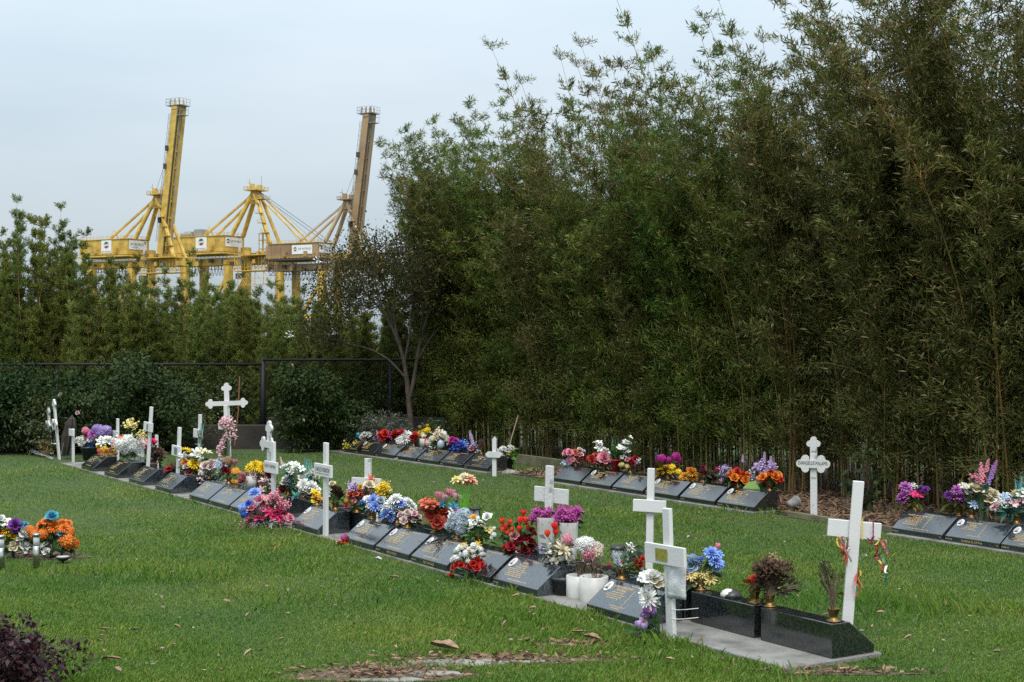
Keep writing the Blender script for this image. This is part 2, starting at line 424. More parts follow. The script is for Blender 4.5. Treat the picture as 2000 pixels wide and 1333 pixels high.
def leafmat(name, c1, c2, isl=.35, tr=.3, rough=.5, spec=.35, dead=None):
    """leaves: two colours chosen leaf by leaf"""
    m = bpy.data.materials.new(name); m.use_nodes = True; n = m.node_tree; b = n.nodes['Principled BSDF']
    g = n.nodes.new('ShaderNodeNewGeometry'); rp = n.nodes.new('ShaderNodeValToRGB')
    e = rp.color_ramp.elements; e[0].color = (*c1, 1); e[1].color = (*c2, 1); e[0].position = .1; e[1].position = .9
    if dead: e[1].position = .88; q = e.new(.94); q.color = (*dead, 1)
    n.links.new(g.outputs['Random Per Island'], rp.inputs[0])
    oi = n.nodes.new('ShaderNodeObjectInfo'); hs = n.nodes.new('ShaderNodeHueSaturation')
    mr = n.nodes.new('ShaderNodeMapRange'); mr.inputs['To Min'].default_value = 1 - isl; mr.inputs['To Max'].default_value = 1 + isl
    n.links.new(oi.outputs['Random'], mr.inputs['Value']); n.links.new(mr.outputs[0], hs.inputs['Value']); n.links.new(rp.outputs[0], hs.inputs['Color'])
    m2 = n.nodes.new('ShaderNodeMath'); m2.operation = 'MULTIPLY'; m2.inputs[1].default_value = 5.7; n.links.new(oi.outputs['Random'], m2.inputs[0])
    m3 = n.nodes.new('ShaderNodeMath'); m3.operation = 'FRACT'; n.links.new(m2.outputs[0], m3.inputs[0])
    m4 = n.nodes.new('ShaderNodeMapRange'); m4.inputs['To Min'].default_value = .47; m4.inputs['To Max'].default_value = .515
    n.links.new(m3.outputs[0], m4.inputs['Value']); n.links.new(m4.outputs[0], hs.inputs['Hue'])
    n.links.new(hs.outputs[0], b.inputs['Base Color']); b.inputs['Roughness'].default_value = rough; b.inputs['Specular IOR Level'].default_value = spec
    t = n.nodes.new('ShaderNodeBsdfTranslucent'); n.links.new(hs.outputs[0], t.inputs['Color'])
    ms = n.nodes.new('ShaderNodeMixShader'); ms.inputs[0].default_value = tr
    n.links.new(b.outputs[0], ms.inputs[1]); n.links.new(t.outputs[0], ms.inputs[2]); n.links.new(ms.outputs[0], n.nodes['Material Output'].inputs['Surface'])
    return m
BAMLEAF = leafmat('bamboo_leaf', (.056, .116, .013), (.175, .190, .041), .28, .36, .5, .3, (.24, .19, .09))
BAMLEAF_O = leafmat('olive_bamboo_leaf', (.062, .098, .016), (.185, .165, .052), .28, .34, .5, .3, (.28, .20, .10))
BAMLEAF_G = leafmat('green_bamboo_leaf', (.045, .122, .012), (.13, .195, .034), .28, .38, .5, .3, (.20, .18, .07))
BAMLEAF_F = leafmat('fresh_bamboo_leaf', (.068, .130, .018), (.170, .200, .040), .28, .38, .6, .2, (.22, .18, .08))
CAMLEAF = leafmat('dark_glossy_leaf', (.014, .036, .010), (.042, .072, .020), .3, .15, .6, .15)
MIDLEAF = leafmat('mid_green_leaf', (.04, .075, .02), (.085, .12, .035), .3, .25)
MYRLEAF = leafmat('bronze_green_leaf', (.020, .044, .010), (.080, .062, .020), .15, .3, .7, .12)
PURLEAF = leafmat('purple_shrub_leaf', (.036, .008, .010), (.030, .018, .018), .3, .2, .45, .3)
GREYLEAF = leafmat('grey_green_leaf', (.07, .095, .06), (.12, .14, .10), .2, .2)
CULM = mat('bamboo_culm', (.30, .17, .045), .5, col2=(.13, .12, .035), scale=1.6, ramp=(.35, .6), island=.0, objrand=.35)
TWIG = mat('grey_brown_bark', (.085, .062, .045), .9, col2=(.04, .03, .022), scale=14, bump=.4)
MYRBARK = mat('smooth_tan_bark', (.085, .06, .042), .8, col2=(.035, .027, .02), scale=8, ramp=(.3, .6))

def tube_np(pts, rad, n=4):
    pts = np.asarray(pts, float); k = len(pts); t = unit(np.gradient(pts, axis=0))
    ref = np.array([1., 0, 0]) if abs(t[0, 0]) < .8 else np.array([0, 1., 0])
    u = unit(np.cross(t, ref)); w = np.cross(t, u); rad = np.broadcast_to(np.asarray(rad, float), (k,))
    a = np.arange(n) * 2 * PI / n
    V = pts[:, None, :] + (u[:, None, :] * np.cos(a)[None, :, None] + w[:, None, :] * np.sin(a)[None, :, None]) * rad[:, None, None]
    i, j = np.meshgrid(np.arange(k - 1), np.arange(n), indexing='ij'); j2 = (j + 1) % n
    F = np.stack([i * n + j, i * n + j2, (i + 1) * n + j2, (i + 1) * n + j], -1).reshape(-1, 4)
    return V.reshape(-1, 3), F
class NP:
    def __init__(s): s.V = []; s.F = []; s.o = 0
    def add(s, V, F): s.V.append(V); s.F.append(F + s.o); s.o += len(V)
    def mesh(s, name, smooth=False): return np_mesh(name, np.concatenate(s.V), np.concatenate(s.F), smooth)

def bamboo_variant(seed, H, lean, start, leaf, density, blen, el0=30, el1=66):
    rng = np.random.default_rng(seed)
    n = int(H / .22); t = np.linspace(0, 1, n + 1)
    wob = .05 * H * np.sin(t * 3.1 + rng.uniform(0, 6))* t
    X = lean * H * t ** 2.3 ; Y = wob; Z = H * (t - .10 * lean * 2 * t ** 3)
    if lean > .38: Z = H * (t - .32 * t ** 3.2 * (lean / .5))
    P = np.stack([X, Y, Z], 1)
    st = NP(); rad = .013 * (1 - .86 * t) * (H / 5.5) ** .5
    V, F = tube_np(P, rad, 5); st.add(V, F)
    LP, LD, LL = [], [], []
    for i in range(1, n + 1):
        ti = t[i]
        if ti < start or rng.random() < .06: continue
        nb = 3 if ti < .6 else 4
        for b in range(nb):
            az = rng.uniform(0, 2 * PI)
            prof = min(1.0, (ti - start) / .12 + .35) * (1 - .66 * max(0, (ti - .30) / .70))
            L = blen * prof * rng.uniform(.55, 1.2)
            el = R(rng.uniform(el0, el1))
            d = np.array([math.cos(az) * math.cos(el), math.sin(az) * math.cos(el), math.sin(el)])
            ks = np.linspace(0, 1, 5)[:, None]
            bp = P[i] + d * ks * L + np.array([0, 0, -1.]) * (ks ** 2) * L * rng.uniform(.1, .4)
            V, F = tube_np(bp, [.0035, .0028, .002, .0016, .001], 3); st.add(V, F)
            m = int(density * 3.4 * L / blen * rng.uniform(.7, 1.3)) + 8
            q = rng.uniform(.08, 1.0, m) ** .8
            base = np.stack([np.interp(q, ks[:, 0], bp[:, c]) for c in range(3)], 1) + rng.normal(size=(m, 3)) * .075 * L
            dirs = d * .9 + rng.normal(size=(m, 3)) * .62; dirs[:, 2] -= .05
            LP.append(base); LD.append(dirs); LL.append(leaf * rng.uniform(.55, 1.25, m))
    LP = np.concatenate(LP); LD = np.concatenate(LD); LL = np.concatenate(LL)
    lf = leaf_quads(LP, LD, LL, LL * .14 + .002, rng, .10)
    return st.mesh('culm'), np_mesh('leaves', *lf)

def clump(pos, label, variants, items, leafm, group, name='bamboo_clump'):
    """items: (dx, dy, rotz, scale, variant)"""
    t = thing(name, label, 'bamboo', pos, 0, group)
    for (dx, dy, rz, sc, vi) in items:
        st, lf = variants[vi]
        o = obj('culm', st, CULM, t); o.location = (dx, dy, -.02); o.rotation_euler = (0, 0, rz); o.scale = (sc, sc, sc)
        l = obj('leaves', lf, leafm, o); l['kind'] = 'stuff'
        l.material_slots[0].link = 'OBJECT'; l.material_slots[0].material = leafm
    return t
VAR = [bamboo_variant(100 + i, H, ln, stt, .078, dn, bl) for i, (H, ln, stt, dn, bl) in enumerate([
    (4.6, .16, .13, 26, .8), (4.2, .22, .10, 28, .85), (4.8, .14, .20, 24, .75), (4.0, .20, .07, 30, .85), (4.5, .26, .16, 24, .8),
    (3.4, .25, .05, 34, .85), (2.6, .30, .06, 34, .75), (5.9, .2, .34, 20, .62)])]
VARL = [bamboo_variant(200 + i, H, ln, stt, .080, dn, bl) for i, (H, ln, stt, dn, bl) in enumerate([(4.7, .20, .10, 27, .72), (4.3, .28, .08, 28, .72), (5.1, .22, .2, 24, .58), (5.9, .34, .3, 22, .5), (5.5, .40, .34, 22, .48)])]
ALLV = VAR + VARL
hb = G(1752, 992); hb.z = 0
SEEN = {}
def distinct(lab, side):
    n = SEEN[lab] = SEEN.get(lab, 0) + 1
    return lab if n == 1 else lab + (', next %s' % side if n == 2 else ', second %s' % side)
HEDGE_MARKS = [(850, 'arching left against the sky at its far end'), (960, 'behind the small pointed white cross'), (1040, 'behind the greenish timber edging board'),
               (1120, 'behind the blank memorial of the middle group'), (1205, 'behind the red flower pot'), (1300, 'behind the sunflowers'), (1370, 'behind the dark dried red flowers'),
               (1450, 'behind the left orange rose bunch'), (1510, 'behind the right orange rose bunch'), (1590, 'behind the lettered budded cross'), (1680, 'behind the broad leaved seedling'),
               (1780, 'behind the leftmost mauve dahlias'), (1870, 'behind the mauve dahlias with yellow green leaves'), (1930, 'behind the pink and purple stock spikes'), (2010, 'at the right edge of the view')]
FRONT = math.atan2(-.527, -.85)   # direction from the hedge over the lawn
rg = random.Random(5)
s = 2.7; k = 0
while s > -10.25:
    p = hb + Vector((DX, DY, 0)) * s
    px = 1000 + FPX * p.x / p.y
    leftend = s < -8.4; left = s < -6.4
    items = []
    for c in range(21 if not s < -7.4 else 30):
        dep = rg.uniform(0, 1.0) ** 1.0 * (1.7 if not leftend else 1.1); al = rg.uniform(-.4, .4)
        if c < 5:  # low front growth
            dep = rg.uniform(-.1, .5)
            vi = rg.choice([5, 6, 5, 3]) if s < -2.4 else rg.choice([5, 3, 2])
        elif c < 9:   # low growth at the back of the hedge
            dep = rg.uniform(1.3, 2.3); vi = rg.choice([5, 6, 5, 3])
        elif leftend: vi = rg.choice([8, 9, 10, 9, 3])
        elif left: vi = rg.choice([0, 1, 3, 8, 10, 4])
        elif c == 20 and k % 2: vi = rg.choice([11, 12])
        else: vi = rg.choice([0, 1, 2, 2, 4, 7, 0, 3, 1])
        sc = rg.uniform(.86, 1.14)
        if leftend: sc *= .96
        elif s > -1: sc *= 1.1
        rz = FRONT + rg.gauss(0, .38)
        if left: rz = math.atan2(-.15, -1) + rg.gauss(0, .4)
        if c < 5 and s > -2.4 and vi == 5: sc *= .9
        items.append((NX * dep + DX * al, NY * dep + DY * al, rz, sc, vi))
    lab = 'tall bamboo in the hedge ' + min(HEDGE_MARKS, key=lambda q: abs(q[0] - px))[1]; lab = distinct(lab, 'left')
    clump(p, lab, ALLV, items, BAMLEAF_G if k in (12, 13, 16, 20, 21) else (BAMLEAF_O if k < 9 or k in (14, 18) else BAMLEAF), 'bamboo clumps of the tall hedge')
    s -= .5; k += 1

# upright bamboo beyond the fence
VARB = [bamboo_variant(300 + i, H, .05, stt, .072, dn, bl, 48, 80) for i, (H, stt, dn, bl) in enumerate([(4.3, .03, 36, .46), (3.6, .03, 36, .48), (3.0, .03, 38, .48), (2.5, .03, 38, .5)])]
FENCE_MARKS = [(-60, 'at the left edge'), (15, 'above the far left camellia'), (55, 'between the two highest plumes on the left'), (92, 'second high plume from the left'), (130, 'above the slim budded crosses'),
               (165, 'left end of the leftmost crane house'), (205, 'before the leftmost crane sign'), (245, 'below the leftmost crane corner'), (280, 'before the leftmost crane leg'), (318, 'beside the floodlight mast'),
               (362, 'thin wisp before the middle crane house'), (395, 'below the middle crane logo'), (430, 'below the middle crane house corner'), (468, 'behind the tall budded cross'), (505, 'left of the thick fence post'),
               (540, 'right of the thick fence post'), (580, 'behind the dark rounded bush'), (620, 'below the brown crane'), (660, 'left part behind the crepe myrtle'), (705, 'behind the left low limb of the crepe myrtle'),
               (750, 'behind the thin fence post'), (790, 'behind the crepe myrtle trunk'), (840, 'right of the crepe myrtle trunk'), (885, 'where the fence meets the hedge')]
tops = [(-70, 430), (-30, 400), (15, 388), (55, 440), (92, 402), (130, 475), (165, 482), (205, 515), (245, 505), (280, 555), (318, 585), (362, 492), (395, 545), (430, 555),
        (468, 575), (500, 585), (535, 565), (575, 570), (615, 585), (655, 600), (700, 600), (745, 610), (790, 600), (835, 610), (880, 600)]
rg = random.Random(9)
tops += [(q, rg.uniform(548, 632)) for q in range(-95, 900, 36)]
for i, (px, yt) in enumerate(tops):
    Y = rg.uniform(24.6, 27.0) if i < 25 else rg.uniform(24.1, 24.9); Ht = at(0, yt, Y).z; p = Vector((at(px, 0, Y).x, Y, 0)); items = []
    for c in range(20):
        hh = Ht * (1.0 if c == 0 else rg.uniform(.5, .95)); vi = min(range(4), key=lambda q: abs([4.3, 3.6, 3.0, 2.5][q] - hh))
        items.append((rg.uniform(-.38, .38) * (.4 if c == 0 else 1), rg.uniform(-.5, .9), rg.uniform(0, 6.3), hh / [4.3, 3.6, 3.0, 2.5][vi], vi))
    lab = ('low bamboo just beyond the fence, ' if i >= 25 else 'tall upright bamboo beyond the fence, ') + min(FENCE_MARKS, key=lambda q: abs(q[0] - px))[1]; lab = distinct(lab, 'right')
    clump(p, lab, VARB, items, BAMLEAF_F, 'bamboo beyond the fence')

def shrub(name, label, px, Y, ytop, width_px, depth, leafm, leaf, nleaf, seed, cat='shrub', fat=.45, wid=.5, base_z=0.0, blooms=None, density_in=.35, group=None):
    rng = np.random.default_rng(seed); c = at(px, 0, Y); top = at(0, ytop, Y).z; hw = width_px * Y / FPX / 2
    t = thing(name, label, cat, (c.x, Y, base_z), 0, group); H = top - base_z
    nl = 34; V = []
    lc = np.stack([rng.normal(0, .42, nl).clip(-.85, .85) * hw, rng.normal(0, .42, nl).clip(-.85, .85) * depth, H * rng.uniform(.12, .84, nl)], 1)
    taper = 1 - .5 * np.maximum(0, lc[:, 2] / H - .55); lc[:, 0] *= taper; lc[:, 1] *= taper
    lr = rng.uniform(.14, .30, nl) * min(H, hw * 1.3)
    which = rng.integers(0, nl, nleaf); u = unit(rng.normal(size=(nleaf, 3))); rr = rng.uniform(density_in, 1.08, (nleaf, 1)) ** .5
    P = lc[which] + u * rr * lr[which][:, None]; P[:, 2] = np.maximum(P[:, 2], .03)
    D = u + rng.normal(size=(nleaf, 3)) * .6
    LL = leaf * rng.uniform(.6, 1.25, nleaf)
    lv, lf = leaf_quads(P, D, LL, LL * wid, rng, .15, fat)
    o = obj('foliage', np_mesh('foliage', lv, lf), leafm, t); o['kind'] = 'stuff'
    br = NP()
    for q in range(nl):
        b0 = np.array([rng.normal(0, .05), rng.normal(0, .05), 0]); e = lc[q]
        ks = np.linspace(0, 1, 5)[:, None]; pts = b0 * (1 - ks) + e * ks; pts[:, :2] *= (ks ** .8); pts += rng.normal(size=pts.shape) * .02 * ks
        br.add(*tube_np(pts, np.linspace(.012, .003, 5), 4))
    obj('stems', br.mesh('stems'), TWIG, t)
    if blooms:
        m, cnt, r = blooms; idx = rng.choice(np.nonzero(u[:, 1] < -.1)[0], cnt)
        for j in idx:
            h = obj('bloom', HEADS['rose'], m, t); h.location = tuple(P[j] + u[j] * .04); h.scale = (r, r, r)
            h.rotation_euler = (R(70), 0, rng.uniform(0, 6)); objmat(h, m, m)
    return t

# ------------------------------------------------------------------ flower heads (unit radius, facing +Z; slot 0 petals, slot 1 centre)
def petal(mb, az, L, Wd, tilt, z0=0.0, r0=.06, cup=.25, point=False, curl=0.0, mi=0):
    ca, sa = math.cos(az), math.sin(az); vs = []
    prof = ((0, .35), (.45, 1.0), (.8, .8), (1, .05 if point else .42)) if L > .3 else ((0, .4), (.55, 1.0), (1, .3))
    th = tilt; x = r0; z = z0; prev = 0
    for (t, w) in prof:
        ds = (t - prev) * L; prev = t
        x += math.cos(th) * ds; z += math.sin(th) * ds; th -= curl * (t)
        hw = Wd * w / 2
        lift = cup * hw
        vs += [(ca * x - sa * hw, sa * x + ca * hw, z + lift), (ca * x, sa * x, z - lift * .3), (ca * x + sa * hw, sa * x - ca * hw, z + lift)]
    fs = []
    for i in range(len(prof) - 1):
        a = i * 3; fs += [(a, a + 1, a + 4, a + 3), (a + 1, a + 2, a + 5, a + 4)]
    mb.add(vs, fs, mi)
def ring(mb, n, L, Wd, tilt, z0=0, off=0.0, r0=.05, cup=.25, point=False, curl=0.0, jit=.12, rng=random):
    for k in range(n):
        petal(mb, 2 * PI * (k + off) / n + rng.uniform(-jit, jit), L * rng.uniform(.9, 1.06), Wd, R(tilt + rng.uniform(-7, 7)), z0, r0, cup, point, curl)
def dome_pts(n, lo=-.25):
    out = []
    for i in range(n):
        z = lo + (1 - lo) * (i + .5) / n; a = i * 2.39996; r = math.sqrt(max(0, 1 - z * z)); out.append(Vector((r * math.cos(a), r * math.sin(a), z)))
    return out
def ico(mb, c, r, mi=0, M=None, squash=1.0):
    bm = bmesh.new(); bmesh.ops.create_icosphere(bm, subdivisions=1, radius=r); bm.verts.index_update()
    mb.add([(v.co.x + c[0], v.co.y + c[1], v.co.z * squash + c[2]) for v in bm.verts], [[v.index for v in f.verts] for f in bm.faces], mi, M); bm.free()
def floret(mb, p, d, r, n=4, mi=0, rng=random):
    q = Vector(d).to_track_quat('Z', 'Y'); a0 = rng.uniform(0, 6)
    for k in range(n):
        a = a0 + 2 * PI * k / n; u = q @ Vector((math.cos(a), math.sin(a), .15)); w = q @ Vector((-math.sin(a), math.cos(a), 0))
        p = Vector(p)
        mb.add([p, p + u * r * .6 + w * r * .42, p + u * r, p + u * r * .6 - w * r * .42], [(0, 1, 2, 3)], mi)
HEADS = {}
def head(name, fn):
    mb = MB(); rgx = random.Random(hash(name) % 1000 if False else sum(map(ord, name))); fn(mb, rgx)
    me = mb.mesh('flower_' + name, True); me.materials.append(None); me.materials.append(None); HEADS[name] = me
def h_rose(mb, g):
    ring(mb, 6, 1.0, .95, 8, 0, 0, cup=.35, curl=-.1, rng=g); ring(mb, 5, .78, .8, 38, .08, .5, cup=.5, rng=g)
    ring(mb, 5, .58, .62, 62, .14, .2, cup=.6, rng=g); ring(mb, 4, .46, .45, 76, .2, .4, cup=.7, rng=g); ring(mb, 3, .4, .3, 85, .22, .1, cup=.7, rng=g)
def h_mum(mb, g):
    ring(mb, 16, 1.0, .26, 4, 0, rng=g, curl=.2); ring(mb, 14, .88, .24, 24, .06, .5, rng=g, curl=.1); ring(mb, 11, .68, .22, 46, .12, .2, rng=g)
    ring(mb, 8, .48, .2, 66, .16, .4, rng=g); ring(mb, 5, .34, .16, 82, .2, .1, rng=g)
def h_daisy(mb, g):
    ring(mb, 13, 1.0, .3, 8, 0, rng=g, curl=.15); ring(mb, 11, .85, .26, 22, .04, .5, rng=g)
    ico(mb, (0, 0, .1), .27, 1, squash=.55)
def h_lily(mb, g):
    ring(mb, 3, 1.05, .46, 38, 0, 0, point=True, curl=.75, rng=g); ring(mb, 3, 1.0, .36, 44, .02, .5, point=True, curl=.7, rng=g)
    for k in range(4): mb.tube([(0, 0, .1), (.12 * math.cos(k * 1.6), .12 * math.sin(k * 1.6), .6)], .025, 3, 1)
def h_poinsettia(mb, g):
    ring(mb, 7, 1.05, .40, 4, 0, 0, point=True, curl=.2, rng=g); ring(mb, 6, .78, .34, 24, .06, .5, point=True, rng=g); ring(mb, 5, .5, .26, 48, .1, .2, point=True, rng=g)
    ico(mb, (0, 0, .16), .12, 1)
def h_hydrangea(mb, g):
    for p in dome_pts(58, -.45): floret(mb, p * .86 * g.uniform(.92, 1.06), p + Vector((g.uniform(-.4, .4), g.uniform(-.4, .4), g.uniform(-.3, .4))), .27, 4, 0, g)
def h_pom(mb, g):
    for p in dome_pts(72, -.6):
        q = Vector((g.uniform(-.3, .3), g.uniform(-.3, .3), g.uniform(-.2, .4)))
        floret(mb, p * .78 * g.uniform(.9, 1.05), p + q, .30, 3, 0, g)
def h_tulip(mb, g):
    for k in range(5): petal(mb, 2 * PI * k / 5, 1.5, .95, R(62), -.5, .12, .55, False, -.75)
    for k in range(3): petal(mb, 2 * PI * k / 3 + .3, 1.35, .7, R(74), -.45, .06, .5, False, -.5)
def h_ball(mb, g):
    ico(mb, (0, 0, 0), .8)
    for p in dome_pts(24, -.6): floret(mb, p * .78, p + Vector((0, 0, .8)), .36, 3, 0, g)
def h_orchid(mb, g):
    ring(mb, 3, 1.0, .62, 10, 0, 0, cup=.15, rng=g); ring(mb, 2, 1.0, .9, 12, .03, .3, cup=.2, rng=g); ico(mb, (0, 0, .12), .17, 1)
def h_spike(mb, g):
    for i in range(34):
        t = i / 33; a = i * 2.4; r = .42 * (1 - .6 * t)
        p = Vector((r * math.cos(a), r * math.sin(a), -.9 + 2.6 * t)); floret(mb, p, Vector((math.cos(a), math.sin(a), .5)), .34 * (1 - .45 * t), 4, 0, g)
def h_cluster(mb, g):
    for i in range(16):
        p = Vector((g.gauss(0, .45), g.gauss(0, .45), g.gauss(0, .35))); floret(mb, p, Vector((g.gauss(0, .5), g.gauss(0, .5), 1)), .3, 5, 0, g)
def h_protea(mb, g):
    ring(mb, 9, 1.3, .42, 58, -.3, 0, point=True, curl=-.25, rng=g); ring(mb, 8, 1.15, .36, 68, -.25, .5, point=True, curl=-.3, rng=g)
    ring(mb, 6, .9, .3, 78, -.1, .2, point=True, rng=g); ico(mb, (0, 0, .35), .3, 1, squash=1.5)
def h_pod(mb, g):
    for i in range(9): ico(mb, (g.gauss(0, .4), g.gauss(0, .4), g.gauss(0, .45)), g.uniform(.18, .32))
def h_frond(mb, g):
    for s_ in (-1, 1):
        for i in range(9):
            t = i / 8; mb.add([(0, 0, -1 + 2 * t), (s_ * .32 * (1 - .5 * t), .05, -.75 + 2 * t), (s_ * .6 * (1 - .6 * t), 0, -.5 + 2 * t), (s_ * .3 * (1 - .5 * t), -.05, -.88 + 2 * t)], [(0, 1, 2, 3)])
for nm, fn in dict(rose=h_rose, mum=h_mum, daisy=h_daisy, lily=h_lily, poinsettia=h_poinsettia, hydrangea=h_hydrangea, pom=h_pom, tulip=h_tulip,
                   ball=h_ball, orchid=h_orchid, spike=h_spike, cluster=h_cluster, protea=h_protea, pod=h_pod, frond=h_frond).items(): head(nm, fn)
HEADNAME = dict(rose='rose', mum='chrysanthemum', daisy='daisy', lily='lily', poinsettia='poinsettia', hydrangea='hydrangea', pom='pompom_flower', tulip='bud',
                ball='round_flower', orchid='orchid', spike='flower_spike', cluster='blossom_sprig', protea='protea', pod='seed_head', frond='fern_frond')
COL = dict(white=(.74, .74, .70), cream=(.66, .58, .40), offwhite=(.52, .51, .44), yellow=(.72, .50, .02), paleyellow=(.66, .56, .22), olive=(.42, .36, .05), orange=(.72, .20, .03), amber=(.62, .28, .03),
           coral=(.62, .16, .10), red=(.52, .02, .015), tulipred=(.70, .045, .02), crimson=(.33, .015, .04), burgundy=(.20, .012, .03), dustyrose=(.42, .16, .17),
           pink=(.68, .25, .33), hotpink=(.66, .03, .17), palepink=(.68, .44, .46), blush=(.62, .47, .46), magenta=(.42, .03, .24), purple=(.16, .04, .25), mauve=(.44, .14, .42), lilac=(.46, .34, .56),
           lavender=(.30, .20, .48), violetpink=(.45, .07, .30), blue=(.05, .11, .52), skyblue=(.22, .34, .72), paleblue=(.42, .54, .68), greyblue=(.38, .44, .50), teal=(.10, .38, .36), turquoise=(.06, .30, .42),
           brown=(.085, .045, .025), darkbrown=(.035, .02, .015), tan=(.33, .22, .12), green=(.05, .14, .02), limegreen=(.30, .42, .06), peach=(.66, .36, .22), brickred=(.36, .04, .03))
def fmat(c):
    return mat('petal_' + c, COL[c], .6, island=.22, transl=.18, spec=.25)
CENTRE = mat('flower_centre', (.36, .20, .02), .8, var=.4, scale=60)
GCENTRE = mat('green_flower_centre', (.25, .30, .06), .8)

# ------------------------------------------------------------------ shrubs and the tree
PINKB = fmat('palepink')
shrub('camellia_bush', 'dark camellia bush at the far left edge before the fence', 20, 22.2, 712, 260, .8, CAMLEAF, .075, 9000, 1, blooms=(PINKB, 7, .035))
shrub('camellia_bush', 'dark camellia bush with pink blooms behind the closed umbrella', 132, 22.4, 725, 200, .7, CAMLEAF, .075, 8000, 2, blooms=(PINKB, 5, .035))
shrub('camellia_bush', 'tallest dark camellia bush hiding the fence rail', 262, 22.3, 684, 235, .8, CAMLEAF, .075, 11000, 3)
shrub('mixed_shrub', 'loose mid green shrub between the two left camellias', 78, 21.9, 762, 130, .5, MIDLEAF, .06, 2600, 31, density_in=.15)
shrub('mixed_shrub', 'loose mid green shrub left of the tallest camellia', 188, 22.0, 742, 120, .5, MIDLEAF, .055, 2400, 32, density_in=.15)
shrub('camellia_bush', 'low dark bush under the fence rail between camellia and twiggy shrub', 318, 22.6, 742, 120, .5, CAMLEAF, .06, 4200, 33)
shrub('mixed_shrub', 'straggly olive shrub behind the low wall left of the thick post', 452, 23.9, 722, 150, .4, MIDLEAF, .06, 2600, 34, density_in=.15)
shrub('mixed_shrub', 'straggly olive shrub behind the taller wall right of the dark rounded bush', 700, 23.9, 716, 150, .4, MIDLEAF, .06, 2600, 35, density_in=.15)
shrub('twiggy_shrub', 'loose twiggy shrub with bare stems beside the low wall', 362, 22.5, 735, 130, .5, MIDLEAF, .05, 1500, 4, density_in=.1)
shrub('camellia_bush', 'dark rounded bush against the taller wall right of the fence post', 602, 22.4, 706, 150, .55, CAMLEAF, .065, 9000, 5, blooms=(PINKB, 3, .03))
shrub('camellia_bush', 'low dark bush filling the corner left of the lavender', 672, 22.6, 770, 130, .5, CAMLEAF, .06, 5000, 12)
shrub('lavender_bush', 'grey green lavender bush left of the crepe myrtle trunk', 752, 22.2, 806, 110, .45, GREYLEAF, .075, 3000, 6, wid=.12, blooms=(fmat('lilac'), 16, .018))
shrub('leafy_shrub', 'small fresh green shrub right of the crepe myrtle trunk', 848, 22.3, 812, 60, .3, MIDLEAF, .05, 900, 7)
shrub('leafy_shrub', 'broad leaved seedling in the shade at the foot of the bamboo', 1690, 14.4, 862, 70, .3, CAMLEAF, .10, 130, 8, wid=.5)
shrub('purple_shrub', 'purple leaved shrub in the bottom left corner', 12, 6.9, 1205, 225, .35, PURLEAF, .036, 4200, 9, wid=.5, density_in=.2)

